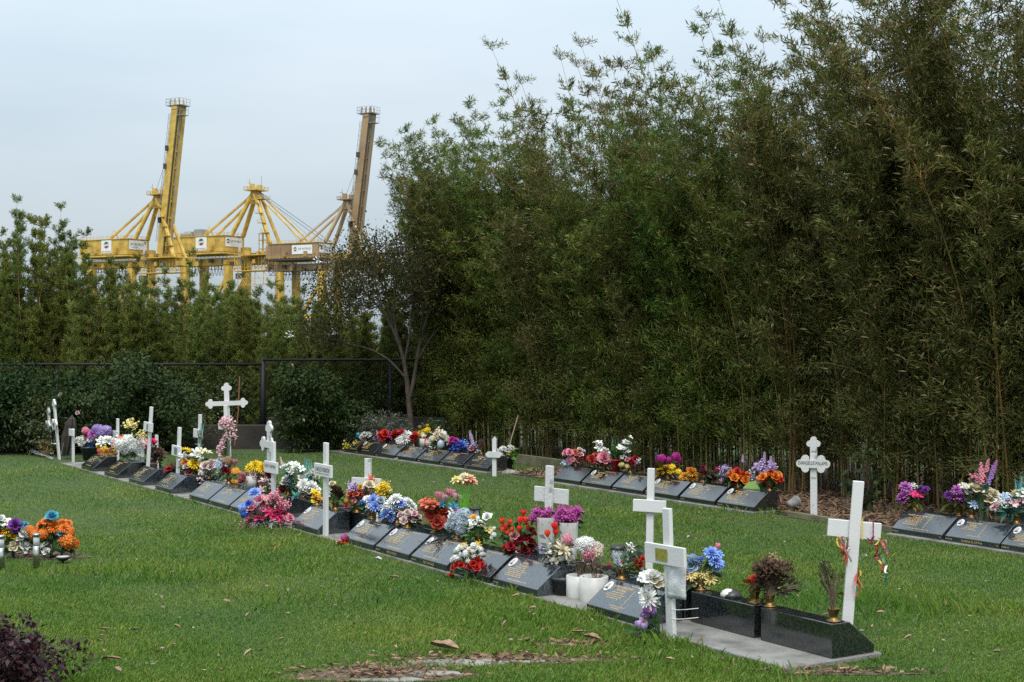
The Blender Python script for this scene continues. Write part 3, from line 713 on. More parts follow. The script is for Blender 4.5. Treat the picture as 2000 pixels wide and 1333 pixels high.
def tree():
    Y = 22.6; rng = np.random.default_rng(21); rg = random.Random(21); base = at(801, 0, Y); base.z = 0
    t = thing('crepe_myrtle_tree', 'multi stemmed crepe myrtle tree with bronze leaves before the fence', 'tree', base)
    def P(px, py, dy=0.0): return np.array((at(px, py, Y) - base)) + np.array([0, dy, 0])
    tw = NP(); tips = []
    def limb(pts, r0, r1):
        pts = np.array(pts); ks = np.linspace(0, 1, len(pts)); kk = np.linspace(0, 1, 14)
        q = np.stack([np.interp(kk, ks, pts[:, c]) for c in range(3)], 1)
        for _ in range(2): q[1:-1] = (q[:-2] + 2 * q[1:-1] + q[2:]) / 4
        tw.add(*tube_np(q, np.linspace(r0, r1, 14), 7)); return q
    def grow(p, d, L, r, depth):
        n = 6; q = [p]; dd = d / np.linalg.norm(d)
        for i in range(n):
            dd = dd + rng.normal(size=3) * .16 + np.array([0, 0, .05]); dd /= np.linalg.norm(dd); q.append(q[-1] + dd * L / n)
        q = np.array(q); tw.add(*tube_np(q, np.linspace(r, r * .45, n + 1), 4))
        if depth == 0:
            tips.append(q[-1]); tips.append(q[-3]); return
        for k in range(rg.choice([3, 3, 4])):
            i = rg.randint(2, n); nd = dd + rng.normal(size=3) * .55; grow(q[i], nd, L * rg.uniform(.55, .8), r * .55, depth - 1)
        tips.append(q[-1])
    trunk = limb([P(801, 870), P(803, 830), P(799, 790), P(795, 745)], .055, .04)
    trunk2 = limb([P(801, 775), P(808, 745), P(815, 700)], .038, .03)
    L1 = limb([P(795, 745), P(789, 700), P(772, 650), P(742, 600), P(700, 560)], .04, .014)
    L2 = limb([P(789, 712), P(800, 660), P(806, 600), P(812, 540, -.3)], .026, .01)
    L3 = limb([P(815, 700), P(824, 650), P(842, 600), P(866, 555)], .03, .012)
    L4 = limb([P(815, 705), P(838, 665), P(858, 640), P(885, 620, .3)], .02, .008)
    L5 = limb([P(789, 735), P(760, 702), P(720, 680), P(660, 668, -.2)], .022, .008)
    L6 = limb([P(775, 655), P(768, 610), P(772, 550), P(780, 505)], .022, .009)
    L7 = limb([P(742, 600), P(735, 560), P(728, 520)], .015, .007)
    L8 = limb([P(789, 700), P(770, 640, .4), P(750, 580, .6), P(740, 530, .7)], .02, .008)
    L9 = limb([P(820, 660), P(830, 610, -.4), P(838, 560, -.6)], .018, .007)
    for (L, lo, n, ln) in ((L1, 5, 7, .62), (L2, 5, 5, .55), (L3, 5, 6, .55), (L4, 6, 3, .4), (L5, 6, 6, .55), (L6, 4, 6, .6), (L7, 3, 5, .55), (L8, 5, 6, .6), (L9, 5, 5, .55)):
        for k in range(n):
            i = rg.randint(lo, 13); d = L[i] - L[i - 1]; d = d / np.linalg.norm(d) + rng.normal(size=3) * .5 + np.array([0, 0, .25])
            if L is L5: d[2] -= .1
            grow(L[i], d, ln * rg.uniform(.7, 1.1), .008, 1)
    # wide flat topped crown: drop the highest shoots, add spreading ones
    lo, hi = at(0, 655, Y).z, at(0, 462, Y).z
    tips = [q for q in tips if q[2] < hi]
    for k in range(150):
        a = rg.uniform(0, 2 * PI); rr = rg.uniform(.2, 1) ** .5; px = 742 + 148 * rr * math.cos(a); top = 478 + 95 * ((px - 745) / 150) ** 2 * (1.25 if px < 745 else .8); py = rg.uniform(top - 22, top + 110)
        q = P(px, py, 1.1 * rr * math.sin(a)); src = min((L1, L2, L3, L5, L6, L7, L8, L9), key=lambda L_: np.min(np.linalg.norm(L_[4:] - q, axis=1))); j = 4 + int(np.argmin(np.linalg.norm(src[4:] - q, axis=1)))
        ks = np.linspace(0, 1, 6)[:, None]; pts = src[j] * (1 - ks) + q * ks + np.array([0, 0, .10]) * np.sin(ks * PI) * -1 + rng.normal(size=(6, 3)) * .02 * ks
        tw.add(*tube_np(pts, np.linspace(.007, .002, 6), 4)); tips += [q, pts[4], q + rng.normal(size=3) * .08]
    tips = np.array(tips); zt = tips[:, 2]
    n = 19000; w = rng.integers(0, len(tips), n)
    Pp = tips[w] + rng.normal(size=(n, 3)) * .12; D = rng.normal(size=(n, 3)); D[:, 2] += .1; LL = .05 * rng.uniform(.6, 1.3, n)
    # keep the leaves above the open limbs
    keep = Pp[:, 2] > (at(0, 690, Y).z)
    v, f = leaf_quads(Pp[keep], D[keep], LL[keep], LL[keep] * .5, rng, .1, .5)
    obj('trunk', tw.mesh('trunk', True), MYRBARK, t)
    o = obj('crown', np_mesh('crown', v, f), MYRLEAF, t); o['kind'] = 'stuff'
    for (px, py) in ((571, 655), (624, 512), (788, 510), (655, 650)):
        h = obj('flower_panicle', HEADS['cluster'], None, t); h.location = tuple(P(px, py, -.3)); h.scale = (.07,) * 3; objmat(h, fmat('white'), CENTRE)
tree()

# ------------------------------------------------------------------ container cranes at the port
YEL = mat('yellow_crane_paint', (.62, .41, .08), .55, col2=(.40, .25, .055), scale=.35, ramp=(.3, .6))
TAN = mat('faded_brown_crane_paint', (.36, .235, .12), .6, col2=(.24, .15, .08), scale=.12, ramp=(.3, .6))
TANP = mat('pale_tan_crane_paint', (.50, .38, .24), .6, var=.2, scale=.2)
CRGREY = mat('crane_grey_steel', (.22, .24, .26), .5)
CRDARK = mat('crane_dark_steel', (.05, .045, .04), .6)
CRWHITE = mat('sign_white', (.74, .75, .75), .5)
NAVY = mat('sign_navy', (.03, .035, .09), .5)
LRED = mat('sign_red', (.42, .03, .03), .5); LGREEN = mat('sign_green', (.02, .14, .07), .5); LBLUE = mat('sign_blue', (.10, .25, .50), .5)
def arc(mb, cx, cz, r, w0, a0, a1, M, mi, n=18):
    vs = []; fs = []
    for i in range(n + 1):
        t = i / n; a = a0 + (a1 - a0) * t; w = w0 * math.sin(PI * min(1, .12 + t * .95)) + .02 * r
        vs += [(cx + (r - w) * math.cos(a), cz + (r - w) * math.sin(a), 0), (cx + r * math.cos(a), cz + r * math.sin(a), 0)]
    for i in range(n): fs.append((i * 2, i * 2 + 1, i * 2 + 3, i * 2 + 2))
    mb.add(vs, fs, mi, M)
def logo(mb, cx, cz, r, M):
    arc(mb, cx, cz, r, r * .45, R(20), R(200), M, 1); arc(mb, cx, cz, r, r * .45, R(200), R(380), M, 2)
    arc(mb, cx, cz, r * .55, r * .3, R(30), R(210), M, 1); arc(mb, cx, cz, r * .55, r * .3, R(210), R(390), M, 0)
def signpanel(parent, M, w, h, layout):
    p = MB().box((0, 0, -.06), (w, h, .1), M=M).build('sign_panel', CRWHITE, parent)
    mb = MB(); T = M @ Matrix.Translation((0, 0, .03))
    if layout == 'stack':
        logo(mb, 0, h * .14, h * .26, T); put_text(mb, 'DP WORLD', T @ Matrix.Translation((0, -h * .36, 0)), width=w * .86)
    elif layout == 'wide':
        put_text(mb, 'DP WORLD', T @ Matrix.Translation((-w * .06, h * .06, 0)), width=w * .74); logo(mb, w * .40, h * .26, h * .16, T)
        put_text(mb, 'Australia', T @ Matrix.Translation((-w * .2, -h * .24, 0)), width=w * .36, mi=3)
    else:
        logo(mb, -w * .34, h * .06, h * .24, T); put_text(mb, 'DP WORLD', T @ Matrix.Translation((w * .13, h * .08, 0)), width=w * .62)
    mb.build('sign_lettering', [NAVY, LGREEN, LRED, LBLUE], p, normals=False)
def rails(mb, pts, h=1.3, n=None, mi=0):
    for a, b in zip(pts[:-1], pts[1:]):
        a = Vector(a); b = Vector(b); L = (b - a).length; k = max(1, int(L / 2.2))
        for i in range(k + 1): q = a.lerp(b, i / k); mb.beam(q, q + Vector((0, 0, h)), .12, mi=mi)
        for hh in (h, h * .5): mb.beam(a + Vector((0, 0, hh)), b + Vector((0, 0, hh)), .12, mi=mi)
def crane(px_apex, Y, label, paint, strut, raised, sign_wide, seed, size=1.0):
    rg = random.Random(seed); ax = at(px_apex, 0, Y).x; t = thing('container_crane', label, 'crane', (ax, Y, 0), R(-30)); t.scale = (size,) * 3
    def B(nm, mb, m=None, par=None): return mb.build(nm, m or paint, par or t)
    z0 = 42.5
    # portal legs, landside u=-37 and waterside u=-11
    for (u, v, zt) in ((-11, 6.3, 45), (-11, -6.3, 36), (-37, 6.3, 37), (-37, -6.3, 36)):
        B('portal_leg', MB().box((u, v, zt / 2), (3.1, 3.1, zt)), YEL)
    for v in (-6.3, 6.3):
        B('diagonal_brace', MB().beam((-11, v, 32), (-37 - 1.5, v, -6), 1.3), YEL); B('sill_beam', MB().beam((-40, v, 14), (-8, v, 14), 2.0), YEL)
    for v in (-3.2, 3.2): B('girder', MB().box((-14, v, 38.2), (66, 1.7, 3.4)))
    for u in (-45, -30, -13, 4, 18): B('cross_beam', MB().box((u, 0, 37.6), (1.5, 13, 2.0)))
    # machinery house with overhanging roof edge, door and signs
    hs = B('machinery_house', MB().box((-28.5, 0, 46.2), (31, 14, 7.2)))
    B('roof_edge', MB().box((-28.5, 0, 49.98), (31.8, 14.8, .35)), YEL, hs)
    for u in (-42, -36, -30, -24, -18): B('wall_rib', MB().box((u, -7.12, 46.2), (.25, .24, 7.1)), par=hs)
    B('house_floor', MB().box((-28.5, 0, 41.9), (33.5, 17, .7)), CRDARK if paint is TAN else None)
    B('annex', MB().box((-46.2, 1, 46.2), (4.4, 9, 6.2)))
    for u, wv in ((-20, 1.6), (-33, 2.2)): B('wall_cabinet', MB().box((u, -7.7, 44.6), (wv, 1.4, 2.4)))
    B('door', MB().box((-12.9, 3.6, 44.2), (.2, 1.6, 3.2)), CRWHITE, hs)
    B('handrail', (lambda m: (rails(m, [(-44, -7, 50.1), (-13, -7, 50.1), (-13, 7, 50.1)]), rails(m, [(-45, -8.4, 42.2), (-12, -8.4, 42.2), (-12, 8.4, 42.2)]), m)[2])(MB()), YEL)
    Mn = Matrix.Translation((0, -7.2, 0)) @ Matrix.Rotation(R(90), 4, 'X'); Me = Matrix.Translation((-12.9, 0, 0)) @ Matrix.Rotation(R(90), 4, 'Z') @ Matrix.Rotation(R(90), 4, 'X')
    if sign_wide == 2: signpanel(hs, Matrix.Translation((-22.5, -7.3, 46.6)) @ Matrix.Rotation(R(90), 4, 'X'), 12.5, 4.4, 'logo')
    else: signpanel(hs, Matrix.Translation((-26.5, -7.3, 46.4)) @ Matrix.Rotation(R(90), 4, 'X'), 6.6, 6.2, 'stack')
    signpanel(hs, Matrix.Translation((-12.8, -.4, 47.2)) @ Matrix.Rotation(R(90), 4, 'Z') @ Matrix.Rotation(R(90), 4, 'X'), 11.5, 4.4, 'wide' if sign_wide == 1 else 'logo')
    if seed == 2: B('roof_plant', MB().box((-39, 1, 51.6), (7, 5, 2.6)).box((-33, 0, 52.0), (4.5, 5, 3.4)).tube([(-42.5, -3, 51.4), (-36, -3, 51.4)], 1.1, 10), CRGREY)
    # A frame
    ap = Vector((0, 0, 69.5))
    for v in (-1, 1):
        B('rear_leg', MB().tube([ap + Vector((-.6, v * 1.2, 0)), (-11, v * 4, 50)], 1.05, 10), strut)
        B('front_leg', MB().tube([ap + Vector((.8, v * 1.4, 0)), (13.5, v * 4, 40)], 1.0 if v < 0 else .8, 10), strut)
        B('back_stay', MB().beam(ap + Vector((-.5, v * 1.6, -1)), (-37, v * 4.5, 44), .85), strut)
    B('stay_strut', MB().beam((-25, -3.6, 54.6), (-26.5, -5.2, 50), .35).beam((-25, -3.6, 54.6), (-23.5, -2.2, 50), .35), strut)
    head_ = B('apex_platform', MB().box((0, 0, 70.4), (7.5, 8.5, .5)).box((0, 0, 68.2), (3.0, 4.0, 4.5)).box((4.2, 0, 66.3), (3.6, 5.5, .35)))
    m = MB(); rails(m, [(-3.7, -4.2, 70.6), (3.7, -4.2, 70.6), (3.7, 4.2, 70.6), (-3.7, 4.2, 70.6), (-3.7, -4.2, 70.6)]); rails(m, [(2.5, -2.7, 66.4), (6, -2.7, 66.4), (6, 2.7, 66.4)])
    B('platform_rail', m, par=head_)
    B('sheave_block', MB().box((-1, -1.5, 72), (1.8, 1.6, 2.6)).box((1.2, 1.2, 71.8), (1.6, 1.6, 2.2)).box((.4, -2.6, 71.6), (1.2, 1.0, 1.8)).beam((-1.4, -1, 73.2), (-4.2, -1, 74.2), .3), par=head_)
    # stairs and landings on the front leg
    for zc in (64, 59.5, 55, 50.5, 46):
        u = .8 + (69.5 - zc) / 29.5 * 12.7; m = MB().box((u - .2, -4.2, zc), (3.4, 2.2, .25)); rails(m, [(u - 1.9, -5.2, zc + .1), (u + 1.5, -5.2, zc + .1)]); B('landing', m)
        B('stair_flight', MB().beam((u + .6, -4.4, zc + .2), (u + 1.4 - 2.3, -4.4, zc + 4.2), .5, .25))
    # deck, trolley gear and festoon under the girder
    m = MB().box((6, 0, 40.4), (20, 15, .4)); rails(m, [(-4, -7.4, 40.6), (16, -7.4, 40.6), (16, 7.4, 40.6)]); B('boom_deck', m)
    for k in range(8): B('deck_equipment', MB().box((-3 + k * 2.4, rg.uniform(-6, 2), 41.4), (rg.uniform(.8, 2), 1.5, rg.uniform(1, 2.6))), CRDARK if k % 3 == 0 else None)
    m = MB()
    for u in range(-8, 18, 2): m.beam((u, -5.5, 40), (u, -5.5, 33.5), .25)
    for zz in (33.6, 35.2): m.beam((-8, -5.5, zz), (16, -5.5, zz), .22)
    m.box((4, -2, 33.4), (24, 8, .3)); B('service_gantry', m)
    m = MB()
    for u in (-6, -1, 4, 9):
        m.beam((u, -5.5, 33), (u, -5.5, 27), .22); m.beam((u, -5.5, 33), (u + 5, -5.5, 27), .16)
    m.beam((-6, -5.5, 27), (14, -5.5, 27), .25); m.beam((-6, -5.5, 30), (14, -5.5, 30), .2); B('trolley_frame', m)
    B('operator_cab', MB().box((-7, -3, 31.2), (3, 2.6, 2.6)), CRGREY)
    m = MB()
    for k in range(13):
        u = -36 + k * 2.0; m.tube([(u + dx_ * 2.0, -5.2, 36.2 - 4.6 * (1 - (2 * dx_ - 1) ** 2)) for dx_ in (0, .15, .35, .5, .65, .85, 1)], .16, 4)
    B('festoon_cable', m, CRDARK)
    for v in (-4.6, 4.6):
        m = MB().box((-14, v, 40.2), (66, .9, .2)); rails(m, [(-47, v * 1.1, 40.3), (19, v * 1.1, 40.3)], 1.2); B('girder_walkway', m)
    m = MB()
    for k in range(22):
        u = -46 + k * 3.0; m.beam((u, -4.2, 36.4), (u + 1.5, -4.2, 34.6), .2); m.beam((u + 1.5, -4.2, 34.6), (u + 3, -4.2, 36.4), .2)
    m.beam((-46, -4.2, 34.6), (20, -4.2, 34.6), .25); B('underslung_lattice', m, CRDARK if paint is TAN else None)
    for k in range(9): B('girder_box', MB().box((-42 + k * 6.3 + rg.uniform(-1, 1), -5.4, 38 + rg.uniform(-1.2, 1.0)), (rg.uniform(.8, 2.4), .9, rg.uniform(.8, 1.8))), CRDARK if k % 2 else CRGREY)
    m = MB().beam((-38.6, -8.2, 2), (-38.6, -8.2, 40), .2).beam((-37.4, -8.2, 2), (-37.4, -8.2, 40), .2)
    for k in range(38): m.beam((-38.6, -8.2, 3 + k), (-37.4, -8.2, 3 + k), .12)
    B('leg_ladder', m)
    B('ladder_tower', MB().box((-2, 7, 46), (.3, .3, 10)).box((.6, 7, 46), (.3, .3, 10)).box((-2, 4.5, 46), (.3, .3, 10)).box((.6, 4.5, 46), (.3, .3, 10)).box((-.7, 5.8, 44), (3, 3, .3)).box((-.7, 5.8, 48), (3, 3, .3)).box((-.7, 5.8, 51), (3, 3, .3)))
    # boom
    m = MB()
    if raised:
        a = Vector((3.0, 0, 40)); b = Vector((12.6, 0, 109.5)); bd = (b - a)
        for v in (-1.9, 1.9): B('boom_girder', MB().beam(a + Vector((0, v, 0)), b + Vector((0, v, 0)), 2.2, 3.6))
        B('boom_rail', MB().beam(a + Vector((2.1, -2.4, 0)), b + Vector((2.1, -2.4, 0)), .5, .5), CRDARK)
        m = MB()
        for k in range(9): q = a + bd * (k + .5) / 9; m.box((q.x, 0, q.z), (2.6, 4.6, .9))
        B('boom_cross_tie', m).__setitem__('kind', 'stuff')
        m = MB(); n_ = 26
        for k in range(n_):
            q = a + bd * (.12 + .85 * k / n_); q2 = a + bd * (.12 + .85 * (k + 1) / n_)
            for vv in (-3.2,): m.beam(q + Vector((-2.0, vv, 0)), q2 + Vector((-2.0, vv, 0)), .14); m.beam(q + Vector((-2.9, vv, 0)), q2 + Vector((-2.9, vv, 0)), .14); m.beam(q + Vector((-2.0, vv, 0)), q + Vector((-2.9, vv, 0)), .12)
        B('boom_walkway', m, CRGREY)
        for f in (.26, .62, .74): q = a + bd * f; B('boom_fitting', MB().box((q.x - 1.9, -3, q.z), (1.6, 1.4, 2.4)), CRDARK)
        q = a + bd * .16; B('boom_lamp_bracket', MB().box((q.x + 3, -2, q.z), (3.2, 1.6, 1.4)))
        tp = B('boom_head', MB().box((b.x, 0, b.z + .6), (3.4, 6.4, 1.6)))
        m = MB().box((b.x - .5, 0, b.z + 1.6), (8.5, 7, .25)).box((b.x + 3.4, -1, b.z - 3.2), (3.2, 4, .3))
        for kk in range(7): B('sheave_frame', MB().beam((b.x - 3 + kk, -2.6 + (kk % 3) * 2, b.z + 1.4), (b.x - 2.4 + kk * .8, -2.6 + (kk % 3) * 2, b.z + 4.6), .45), par=tp)
        rails(m, [(b.x - 4.7, 3.5, b.z + 1.7), (b.x - 4.7, -3.5, b.z + 1.7)], 3.0)
        rails(m, [(b.x - 4.7, -3.5, b.z + 1.7), (b.x + 3.7, -3.5, b.z + 1.7), (b.x + 3.7, 3.5, b.z + 1.7)], 3.0); rails(m, [(b.x + 2, -3, b.z - 3), (b.x + 5, -3, b.z - 3), (b.x + 5, 1, b.z - 3)], 4.6)
        B('head_platform', m, CRGREY, tp)
        m = MB()
        for (f, du) in ((.52, -2), (.72, -2.2)):
            q = a + bd * f; m.beam(ap + Vector((-1, -1.5, 1)), q + Vector((du, -1.5, 0)), .12); m.beam(ap + Vector((-.5, 1.5, 1)), q + Vector((du, 1.5, 0)), .12)
        q = b + Vector((3, -2, 0)); m.beam(q, a + Vector((6, -2, 2)), .12); m.beam(q + Vector((.6, 0, 0)), a + Vector((6.5, -2, 2)), .12)
        B('hoist_rope', m, CRGREY)
    else:
        for v in (-2.6, 2.6): B('boom_girder', MB().box((44, v, 38.5), (50, 1.6, 3.0)))
        for v in (-1.6, 1.6): B('fore_stay', MB().beam(ap + Vector((.5, v, 0)), (36, v * 1.6, 40), .6), strut); B('outer_fore_stay', MB().beam(ap + Vector((.5, v, .5)), (50, v * 1.6, 40), .3), CRGREY)
        B('hoist_rope', MB().beam(ap + Vector((1, 0, 1)), (40, 0, 41), .12).beam(ap + Vector((1, .6, 1)), (30, 0, 41), .12), CRGREY)
    B('mast', MB().beam((1.5, 2, 71), (1.5, 2, 77), .14).beam((-2, -2, 71), (-2, -2, 75.5), .14), CRGREY, head_)
    return t
crane(310, 668, 'yellow port crane furthest left with its boom raised', YEL, YEL, True, 1, 1)
crane(500, 730, 'yellow port crane in the middle with its boom lowered', YEL, YEL, False, 0, 2, 730 / 650)
crane(680, 640, 'brown port crane on the right with its boom raised', TAN, TANP, True, 2, 3, 640 / 690)
# floodlight mast by the port
_p = at(292, 0, 520); lm = thing('floodlight_mast', 'thin grey floodlight mast between the yellow crane legs', 'light mast', (_p.x, 520, 0))
MB().tube([(0, 0, 0), (0, 0, 20.5)], [.35, .2], 8).build('pole', CRGREY, lm, True)
_m = MB().beam((-3, 0, 20.6), (3, 0, 20.6), .3)
for k in range(6): _m.box((-2.8 + k * 1.12, -.3, 21.0), (.8, .5, .5))
_m.build('lamp_bar', CRGREY, lm)

# ------------------------------------------------------------------ memorial stones
def stone_mesh():
    prof = [(0, 0), (0, LIP), (.19, SH), (SD, SH), (SD, 0)]; n = 5
    bm = bmesh.new(); a = [bm.verts.new((-SW / 2, y, z)) for y, z in prof]; b = [bm.verts.new((SW / 2, y, z)) for y, z in prof]
    bm.faces.new(a); bm.faces.new(b[::-1])
    for i in range(n): j = (i + 1) % n; bm.faces.new((a[i], a[j], b[j], b[i]))
    bmesh.ops.recalc_face_normals(bm, faces=bm.faces)
    bmesh.ops.bevel(bm, geom=bm.edges[:], offset=.004, segments=2, affect='EDGES', profile=.5)
    me = bpy.data.meshes.new('stone'); bm.to_mesh(me); bm.free(); return me
STONE = stone_mesh(); STONE.materials.append(GRANITE)
SLOPE = math.atan2(SH - LIP, .19); SLEN = math.hypot(SH - LIP, .19)
MP = Matrix.Translation((0, .095, (LIP + SH) / 2)) @ Matrix.Rotation(SLOPE, 4, 'X') @ Matrix.Translation((0, 0, .0012))
ML = Matrix.Translation((0, -.0012, LIP / 2)) @ Matrix.Rotation(R(90), 4, 'X')
OVALW = mat('white_ceramic_oval', (.74, .73, .70), .25)
PHBG = mat('portrait_backdrop', (.42, .47, .50), .3); SKIN = mat('portrait_face', (.46, .26, .19), .4); PHDARK = mat('portrait_clothes', (.06, .05, .07), .4)
def ell(cx, cy, rx, ry, z, n=18): return [(cx + rx * math.cos(2 * PI * k / n), cy + ry * math.sin(2 * PI * k / n), z) for k in range(n)]
def stone(row, px, label, spec, g, off=0.0, flip=False, t_s=None, z=SLAB, group='memorial stones', rot=0.0, inscr=True):
    rgx = random.Random(px); p = row.at_s(t_s, off, z) if t_s is not None else row.pt(px, off, z)
    t = thing('memorial_stone', label, 'memorial stone', p, row.rot + (PI if flip else 0) + rot, group)
    o = obj('stone', STONE, GRANITE, t); objmat(o, g)
    if not inscr: return t
    mb = MB()
    def line(x0, x1, y, h): scribble(mb, x0, x1, y, h, MP, rgx)
    x_l = -.26 if not spec.get('oval') else -.17
    y = .085
    put_text(mb, 'IN LOVING MEMORY OF', MP @ Matrix.Translation((.07, .098, 0)), width=.20, height=.0105)
    names = spec.get('names')
    if names:
        for i, nm in enumerate(names): put_text(mb, nm, MP @ Matrix.Translation((-.09, .072 - i * .026, 0)), height=.018)
        y = .072 - len(names) * .026
    else:
        line(-.17, .0, .072, .017); line(-.13, -.04, .046, .017); y = .02
    line(-.16, -.03, y + .004, .010); y -= .014
    for s_ in spec.get('lines', ()):
        put_text(mb, s_, MP @ Matrix.Translation((-.11, y, 0)), height=.009); y -= .0165
    for k in range(spec.get('n', 3)):
        line(-.23 + rgx.uniform(0, .03), -.0 + rgx.uniform(-.07, .02), y, .0095); y -= .0165
    for i, s_ in enumerate(spec.get('foot', ())):
        put_text(mb, s_, MP @ Matrix.Translation((.0, -.083 - i * .016, 0)), height=.0095)
    if not spec.get('foot'): line(-.12, .12, -.092, .009)
    xc = .035
    if spec.get('vline', True):
        mb.add([(xc, -.075, 0), (xc + .0035, -.075, 0), (xc + .0035, .07, 0), (xc, .07, 0)], [(0, 1, 2, 3)], 0, MP)
        if spec.get('cross'): mb.add([(xc - .02, .035, .0004), (xc + .0235, .035, .0004), (xc + .0235, .040, .0004), (xc - .02, .040, .0004)], [(0, 1, 2, 3)], 0, MP)
    scribble(mb, -.285, -.21, 0, .011, ML, rgx)
    if spec.get('lip'): put_text(mb, spec['lip'], ML, height=.018)
    if spec.get('no'): put_text(mb, spec['no'], ML @ Matrix.Translation((.265, 0, 0)), height=.014)
    mb.build('inscription', GOLD, t, normals=False)
    if spec.get('oval'):
        cx, cy = -.235, .055; ov = MB(); A = ell(cx, cy, .030, .043, 0); Bp = ell(cx, cy, .028, .041, .006); n = len(A)
        ov.add(A + Bp, [tuple(range(n, 2 * n))] + [(i, (i + 1) % n, (i + 1) % n + n, i + n) for i in range(n)], 0, MP)
        o2 = ov.build('portrait_oval', OVALW, t)
        pic = MB(); pic.add(ell(cx, cy, .0225, .034, .0068), [tuple(range(18))], 0, MP); pic.add(ell(cx, cy + .006, .012, .016, .0076), [tuple(range(18))], 1, MP)
        pic.add([(cx - .02, cy - .026, .0072), (cx + .02, cy - .026, .0072), (cx + .012, cy - .008, .0072), (cx - .012, cy - .008, .0072)], [(0, 1, 2, 3)], 2, MP)
        pic.build('portrait', [PHBG, SKIN, PHDARK], o2, normals=False)
    return t
front = [(170, 'furthest left granite memorial beside the large dark planter', dict(n=3), GRANITE),
         (216, 'granite memorial with red and yellow flowers standing at its left', dict(n=4, vline=False), GRANITE),
         (265, 'granite memorial just left of the plain white cross standing before the row', dict(n=5, vline=False), GRANITE_B),
         (318, 'granite memorial left of the little white birdcage', dict(n=4), GRANITE_B),
         (387, 'granite memorial right of the little white birdcage', dict(n=3), GRANITE_B),
         (424, 'granite memorial with gold cross below the burgundy and orange flowers', dict(n=1, cross=True), GRANITE_B),
         (463, 'granite memorial partly hidden by the blue and pink flowers on the grass', dict(n=3), GRANITE_B),
         (594, 'granite memorial with gold cross behind the named plain white cross', dict(n=4, oval=True, cross=True), GRANITE_B),
         (704, 'granite memorial under the small praying statuette and blue flowers', dict(n=3, oval=True), GRANITE_B),
         (765, 'granite memorial under the white, blue and dusty rose flowers', dict(n=4, oval=True, lip='REST IN PEACE'), GRANITE_B),
         (835, 'granite memorial with bare black twigs lying across it', dict(n=4, oval=True, lip='REST IN PEACE'), GRANITE_B),
         (911, 'granite memorial half hidden by white balls and red roses', dict(n=2), GRANITE),
         (995, 'granite memorial lettered with a short name, below red and burgundy roses', dict(names=['KATH', 'POULLAS'], n=5, oval=True, vline=False), GRANITE_B),
         (1197, 'granite memorial with white portrait oval, right of the white pots', dict(names=['DAVID GREGORY', 'THOMAS'], lines=['BELOVED HUSBAND OF DOREEN', 'DEVOTED LOVING FATHER', 'AND GRANDFATHER'], n=0, foot=['FOREVER IN OUR HEARTS', 'REST IN PEACE'], oval=True), GRANITE_B)]
PITCH = .622
def chain(row, anchor, k): return row.s_of(row.pt(anchor)) + k * PITCH
S1 = {704: (765, -1), 835: (765, 1), 911: (765, 2), 995: (765, 3), 424: (387, 1), 463: (387, 2)}
for (px, lab, sp, g) in front: stone(ROW1, px, lab, sp, g, t_s=chain(ROW1, *S1[px]) if px in S1 else None)
sb = ROW1.s_of(ROW1.pt(1624, .34)) - SW / 2
backlab = {0: 'nearest black granite memorial seen from behind, with its sloping end towards the right', 1: 'black granite memorial seen from behind with a small domed light on it',
           2: 'black granite memorial seen from behind the front white cross hung with a plastic bag', 3: 'black granite memorial behind the stone with the white portrait oval'}
for k in range(20):
    if k in (5, 6, 8, 12, 18): continue
    stone(ROW1, 5000 + k, backlab.get(k, 'black granite memorial of the far side seen from behind between the flowers'), {}, GRANITE, off=.345 + SD, flip=True, t_s=sb - k * .635, inscr=False, group='memorial stones facing away')
for px, lab, sp in ((1119, 'blank looking granite memorial first on the left of the middle group by the bamboo', dict(n=0, vline=False)),
                    (1174, 'granite memorial left of the red flower pot in the middle group', dict(n=3, oval=True, cross=True)),
                    (1232, 'granite memorial right below the red flower pot in the middle group', dict(n=3)),
                    (1295, 'granite memorial below the sunflowers in the middle group', dict(n=3, oval=True)),
                    (1363, 'granite memorial with orange chrysanthemums above and gold cross', dict(n=5, oval=True, cross=True)),
                    (1436, 'granite memorial at the right end of the middle group', dict(n=5, oval=True, cross=True))):
    stone(ROW2, px, lab, sp, GRANITE, inscr=px != 1119, t_s=chain(ROW2, 1436, [1436, 1363, 1295, 1232, 1174, 1119].index(px) * -1))
stone(ROW2, 1790, 'granite memorial left in the group at the right edge under the bamboo', dict(names=['KAREN FAYE MARRIOTT'], n=6, no='72'), GRANITE_B)
stone(ROW2, 1898, 'granite memorial with portrait oval and lettered front lip at the right edge', dict(names=['SARAN ROBERT', 'KERAL'], lines=['BELOVED HUSBAND', 'FATHER & GRANDFATHER'], n=0, foot=['FOREVER IN OUR HEARTS'], oval=True, lip='RUBENA EL-FATHA', no='73'), GRANITE_B)
stone(ROW2, 2012, 'granite memorial cut off by the right edge of the picture', dict(n=5, oval=True), GRANITE_B)
for px, lab, sp in ((688, 'granite memorial almost hidden by a trailing plant beside the far group', dict(n=0)),
                    (738.5, 'granite memorial first on the left of the far group by the tree', dict(n=4, oval=True, vline=False)),
                    (773, 'granite memorial under the red, white and blue flowers in the far group', dict(n=1, oval=True, vline=False)),
                    (808, 'granite memorial under the yellow flowers in the far group, with gold cross', dict(n=3, cross=True)),
                    (845.5, 'granite memorial under the cream flowers and the grey egg', dict(n=3, cross=True)),
                    (885.5, 'granite memorial under the magenta and blue flowers in the far group', dict(n=4, vline=False)),
                    (928.5, 'granite memorial at the right end of the far group by the pointed white cross', dict(n=2, cross=True))):
    stone(ROW3, px, lab, sp, GRANITE, t_s=None if px == 688 else chain(ROW3, 928.5, -[928.5, 885.5, 845.5, 808, 773, 738.5].index(px)))

